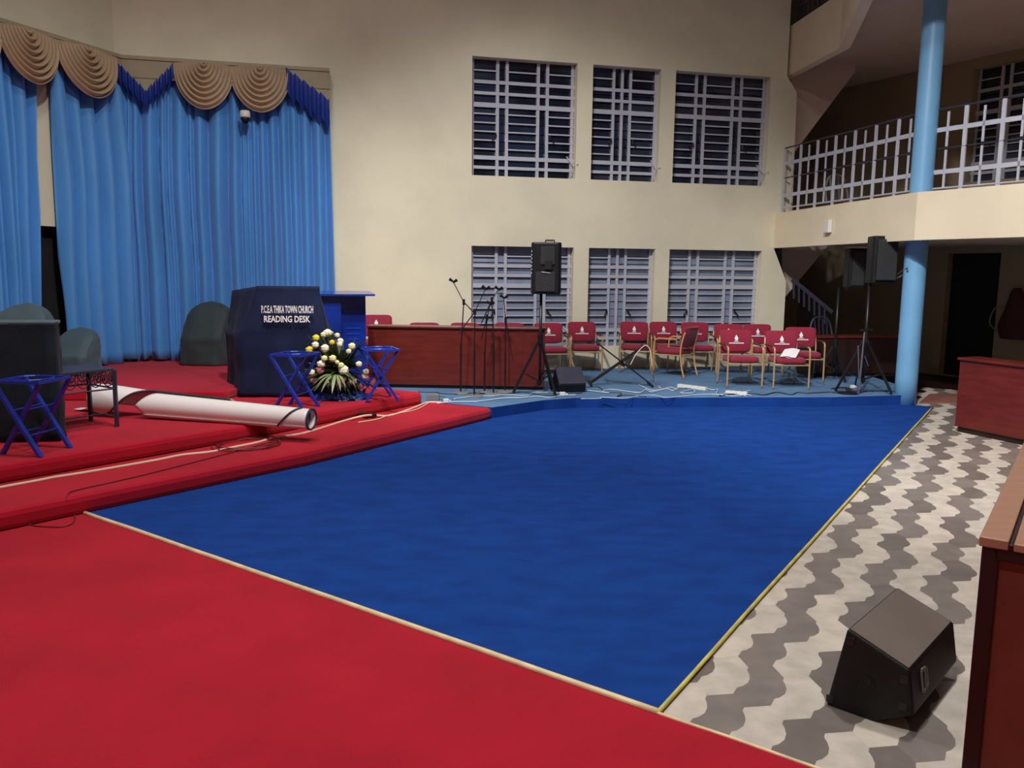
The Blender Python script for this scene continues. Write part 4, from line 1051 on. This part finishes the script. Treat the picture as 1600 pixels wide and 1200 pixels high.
# white plastic chairs, colours darkened to carry the gallery gloom
def plastic_chair(name, label, p, rz, h=.85, m='dimplastic'):
    t = thing(name, label, 'chair', p, rz)
    b = MB(); rounded_pad(b, .44, .42, .03, 0, 0, .43); b.build('seat', m, t, smooth=True)
    b = MB(); b.tube(smooth_path([(-.22, .2, .42), (-.21, .27, .7), (-.12, .3, h), (.12, .3, h), (.21, .27, .7), (.22, .2, .42)], 5), .018, 8)
    for x in (-.12, -.04, .04, .12): b.bar((x, .21, .44), (x, .3, h - .01), .035, .012)
    b.build('backrest', m, t)
    for sx in (-1, 1):
        for sy in (-1, 1):
            b = MB(); b.bar((sx * .19, sy * .18, .43), (sx * .22, sy * .22, 0), .035, .035); b.build('leg', m, t)
    return t
gz = zg0 + .30
p = pl(1318, 300, (0, 0, gz), (0, 0, 1)) if False else atY(1322, 300, 14.3)
plastic_chair('plastic_chair', 'grey white slatted plastic chair behind the gallery railing left of the column', (p.x, p.y, gz), R(15), .92)
p = atY(1292, 560, 14.9); plastic_chair('plastic_chair', 'plastic chair back with the gloom under the gallery painted into its dark colour', (p.x, p.y, ZP), R(10), .9, 'greymetal')  # dark grey puts the gloom into the colour of a paler chair
# hanging cloth on outer wall and bag strap
q = opx(1592, 480); p = opt(q[0], 0, .1); hc = thing('hanging_coat', 'dark red coat hanging on the dim wall right of the doorway', 'coat', (p.x, p.y, opx(1590, 530)[1]))
h_ = opx(1590, 450)[1] - opx(1590, 530)[1]
def coat(u, v):
    wv = .05 + .26 * v ** .7 * (1 - .35 * max(0, v - .75) * 4); a = u * 2 * pi
    return Vector(S2) * (wv * cos(a) * (1 + .15 * noise.noise(Vector((a, v * 4, 2))))) + OUT_N * (.07 * sin(a)) + Vector((0, 0, h_ * (1 - v)))
b = MB(); b.grid(coat, 20, 14); b.build('coat_body', 'cloth_red', hc, smooth=True)
b = MB(); b.tube(smooth_path([Vector(S2) * -.12 + Vector((0, 0, h_ * .62)), Vector(S2) * -.34 + Vector((0, 0, h_ * .6)), Vector(S2) * -.42 + Vector((0, 0, h_ * .3)), Vector(S2) * -.26 + Vector((0, 0, h_ * .12))], 6), .012, 6); b.build('strap', 'dimplastic', hc, smooth=True)
# threshold slab
tq = [P2(1452, 617), P2(1508, 617), P2(1500, 631), P2(1436, 631)]
b = MB(); b.prism(tq, 0, .02); o = b.build('threshold_mat', 'pinkstone'); tag(o, 'pinkish slab on the floor behind the blue column', 'mat')
# pale block on wall
b = MB(); sA, zA = opx(1447, 581); sB, zB = opx(1473, 543)
# white junction box on the gallery front
Gd = (BEND2 - G0).normalized(); gn = Vector((Gd.y, -Gd.x, 0)); gn = gn if gn.x < 0 else -gn
pj = pl(1297, 354, G0, gn); wj = .13
b = MB(); b.box((0, 0, 0), (.15, .07, .2), rz=atan2(Gd.y, Gd.x)); o = b.build('junction_box', 'whiteplastic', bevel=.01, loc=pj + gn * .04); tag(o, 'small white electrical box on the gallery front left of the column', 'box')

# ------------------------------------------------------------------ cables
def cable(name, label, pts, r_, m, n=8, cat='cable'):
    b = MB(); b.tube(smooth_path(pts, n), r_, 6); o = b.build(name, m, smooth=True); tag(o, label, cat); return o
z1_, z2_ = .158, .31
CA = [at(x, y, z) for x, y, z in ((-30, 768, z1_), (0, 762, z1_), (60, 751, z1_), (85, 746, z1_), (130, 739, z1_), (200, 727, z1_), (250, 718, z1_), (285, 711, z1_), (330, 706, z1_), (370, 698, z1_), (400, 692, z1_), (430, 684, z1_), (470, 678, z1_), (505, 668, z1_), (540, 657, z1_), (568, 650, .19), (585, 649, .18), (605, 650, z1_), (625, 645, z1_), (650, 636, z1_), (668, 629, z1_), (690, 629, z1_))]
cable('cable', 'thick cream cable running along the lower red step from the left edge', CA, .014, 'cable')
CB = [at(x, y, z1_) for x, y in ((560, 660), (590, 655), (610, 648), (650, 640), (672, 628))]
cable('cable', 'thin cream cable lying below the thick cream cable near the step end', CB, .008, 'cable')
CC = [at(x, y, z1_) for x, y in ((425, 690), (380, 702), (330, 715), (240, 738), (180, 752), (130, 763), (108, 770))] + [at(104, 783, .13), at(112, 798, .02), at(117, 808, .02), at(112, 818, .016), at(95, 823, .016), at(60, 822, .016), at(38, 818, .016)]
cable('cable', 'thin red cable trailing down the lower step onto the red floor', CC, .0055, 'cablered')
rr = random.Random(3); pts = []
for k in range(46):
    a = k * .9; pts.append(at(385 + 48 * cos(a) + rr.uniform(-8, 8), 693 - 4 * cos(a) + 9 * sin(a) + rr.uniform(-2, 2), z1_ + .006 * (k % 3)))
cable('cable', 'tangled coil of thin red cable on the lower step below the white roll', pts, .0055, 'cablered', 5)
def tangle(label, x0, y0, x1, y1, n, amp, m, r_, seed, z=.158):
    rr = random.Random(seed); pts = []
    for k in range(n + 1):
        t = k / n; pts.append(at(x0 + (x1 - x0) * t + rr.uniform(-amp, amp) * .8, y0 + (y1 - y0) * t + rr.uniform(-1, 1) * amp * .16, z + rr.uniform(0, .008)))
    return cable('cable', label, pts, r_, m, 6)
tangle('white cable along the platform edge from the red step end to the small floor monitor', 690, 629, 905, 617, 9, 12, 'cablewhite', .008, 1)
tangle('pale cable on the platform behind the microphone stand bases', 700, 622, 880, 612, 8, 14, 'cablewhite', .006, 2)
tangle('black cable winding among the microphone stand bases', 660, 612, 900, 616, 12, 16, 'cabledark', .006, 3)
tangle('white cable looping from the small floor monitor under the keyboard stand', 905, 612, 1060, 610, 10, 22, 'cablewhite', .007, 4)
tangle('pale cable from the small floor monitor towards the power strip', 905, 622, 1180, 616, 12, 14, 'cablewhite', .006, 5)
tangle('white cable heap right of the keyboard stand feet', 1000, 606, 1170, 614, 16, 34, 'cablewhite', .006, 6)
tangle('dark cable beside the small floor monitor', 905, 600, 1000, 622, 9, 20, 'cabledark', .006, 7)
tangle('dark cable along the platform edge before the right armchairs', 1130, 617, 1345, 612, 12, 14, 'cabledark', .007, 8)
tangle('dark cable coil at the foot of the right speaker stand', 1300, 608, 1390, 614, 14, 20, 'cabledark', .009, 9)
CD = [atY(985, 570, k0.y - .2), atY(995, 552, k0.y - .2), atY(1008, 540, k0.y - .2), atY(1016, 548, k0.y - .2), atY(1019, 575, k0.y - .2), at(1023, 597, z1_), at(1032, 606, z1_)]
cable('cable', 'pale cable arching over the right arm of the keyboard stand', CD, .008, 'cable')
def strip_(name, label, x0, y0, x1, y1, w_, h_, m):
    p, q = at(x0, y0, ZP), at(x1, y1, ZP); c = (p + q) / 2; d = q - p
    b = MB(); b.box((0, 0, h_ / 2), (d.length, w_, h_))
    for k in range(4): b.box((d.length * (-.36 + .24 * k), 0, h_ + .002), (.04, w_ * .6, .004))
    o = b.build(name, m, loc=(c.x, c.y, ZP), rotz=atan2(d.y, d.x), bevel=.005); tag(o, label, 'power strip'); return o
strip_('power_strip', 'long white power strip among the cables before the sideways chair', 1060, 604.5, 1104, 610, .07, .045, 'whiteplastic')
strip_('power_strip', 'white power strip nearest the front armchairs at the cable end', 1134, 614, 1168, 616.5, .08, .035, 'whiteplastic')
def plug(label, x, y, r_=.035, z=ZP, m='whiteplastic'):
    p = at(x, y, z); b = MB(); b.box((0, 0, r_ * .6), (r_ * 2, r_ * 1.6, r_ * 1.2)); b.tube([(r_, 0, r_ * .6), (r_ * 1.8, .0, r_ * .4)], r_ * .3, 6); o = b.build('plug', m, loc=(p.x, p.y, z), bevel=.006); tag(o, label, 'plug')
plug('white plug by the end of the red step', 697, 628); plug('white plug in front of the small floor monitor', 879, 618, .04)
plug('small white plug lying at the foot of the right speaker stand', 1332, 606, .035)
p = at(677, 625, ZP)
b = MB(); b.box((0, 0, .04), (.16, .1, .08)); b.tube([(.08, 0, .06), (.16, .05, .03)], .01, 6); o = b.build('cable_adapter', 'dimplastic', loc=(p.x, p.y, ZP), bevel=.01); tag(o, 'grey adapter where the cream cable ends at the red step', 'adapter')
p = at(566, 652, .15); b = MB()
for k in range(6):
    a = k * 1.1; b.box((.06 * (k - 3) , .03 * sin(a), .02 + .01 * (k % 2)), (.09, .06, .035), rz=a)
o = b.build('extension_socket', 'wooddark', loc=(p.x, p.y, .15)); tag(o, 'dark brown cluster of adapters tucked under the cream cable', 'adapter')
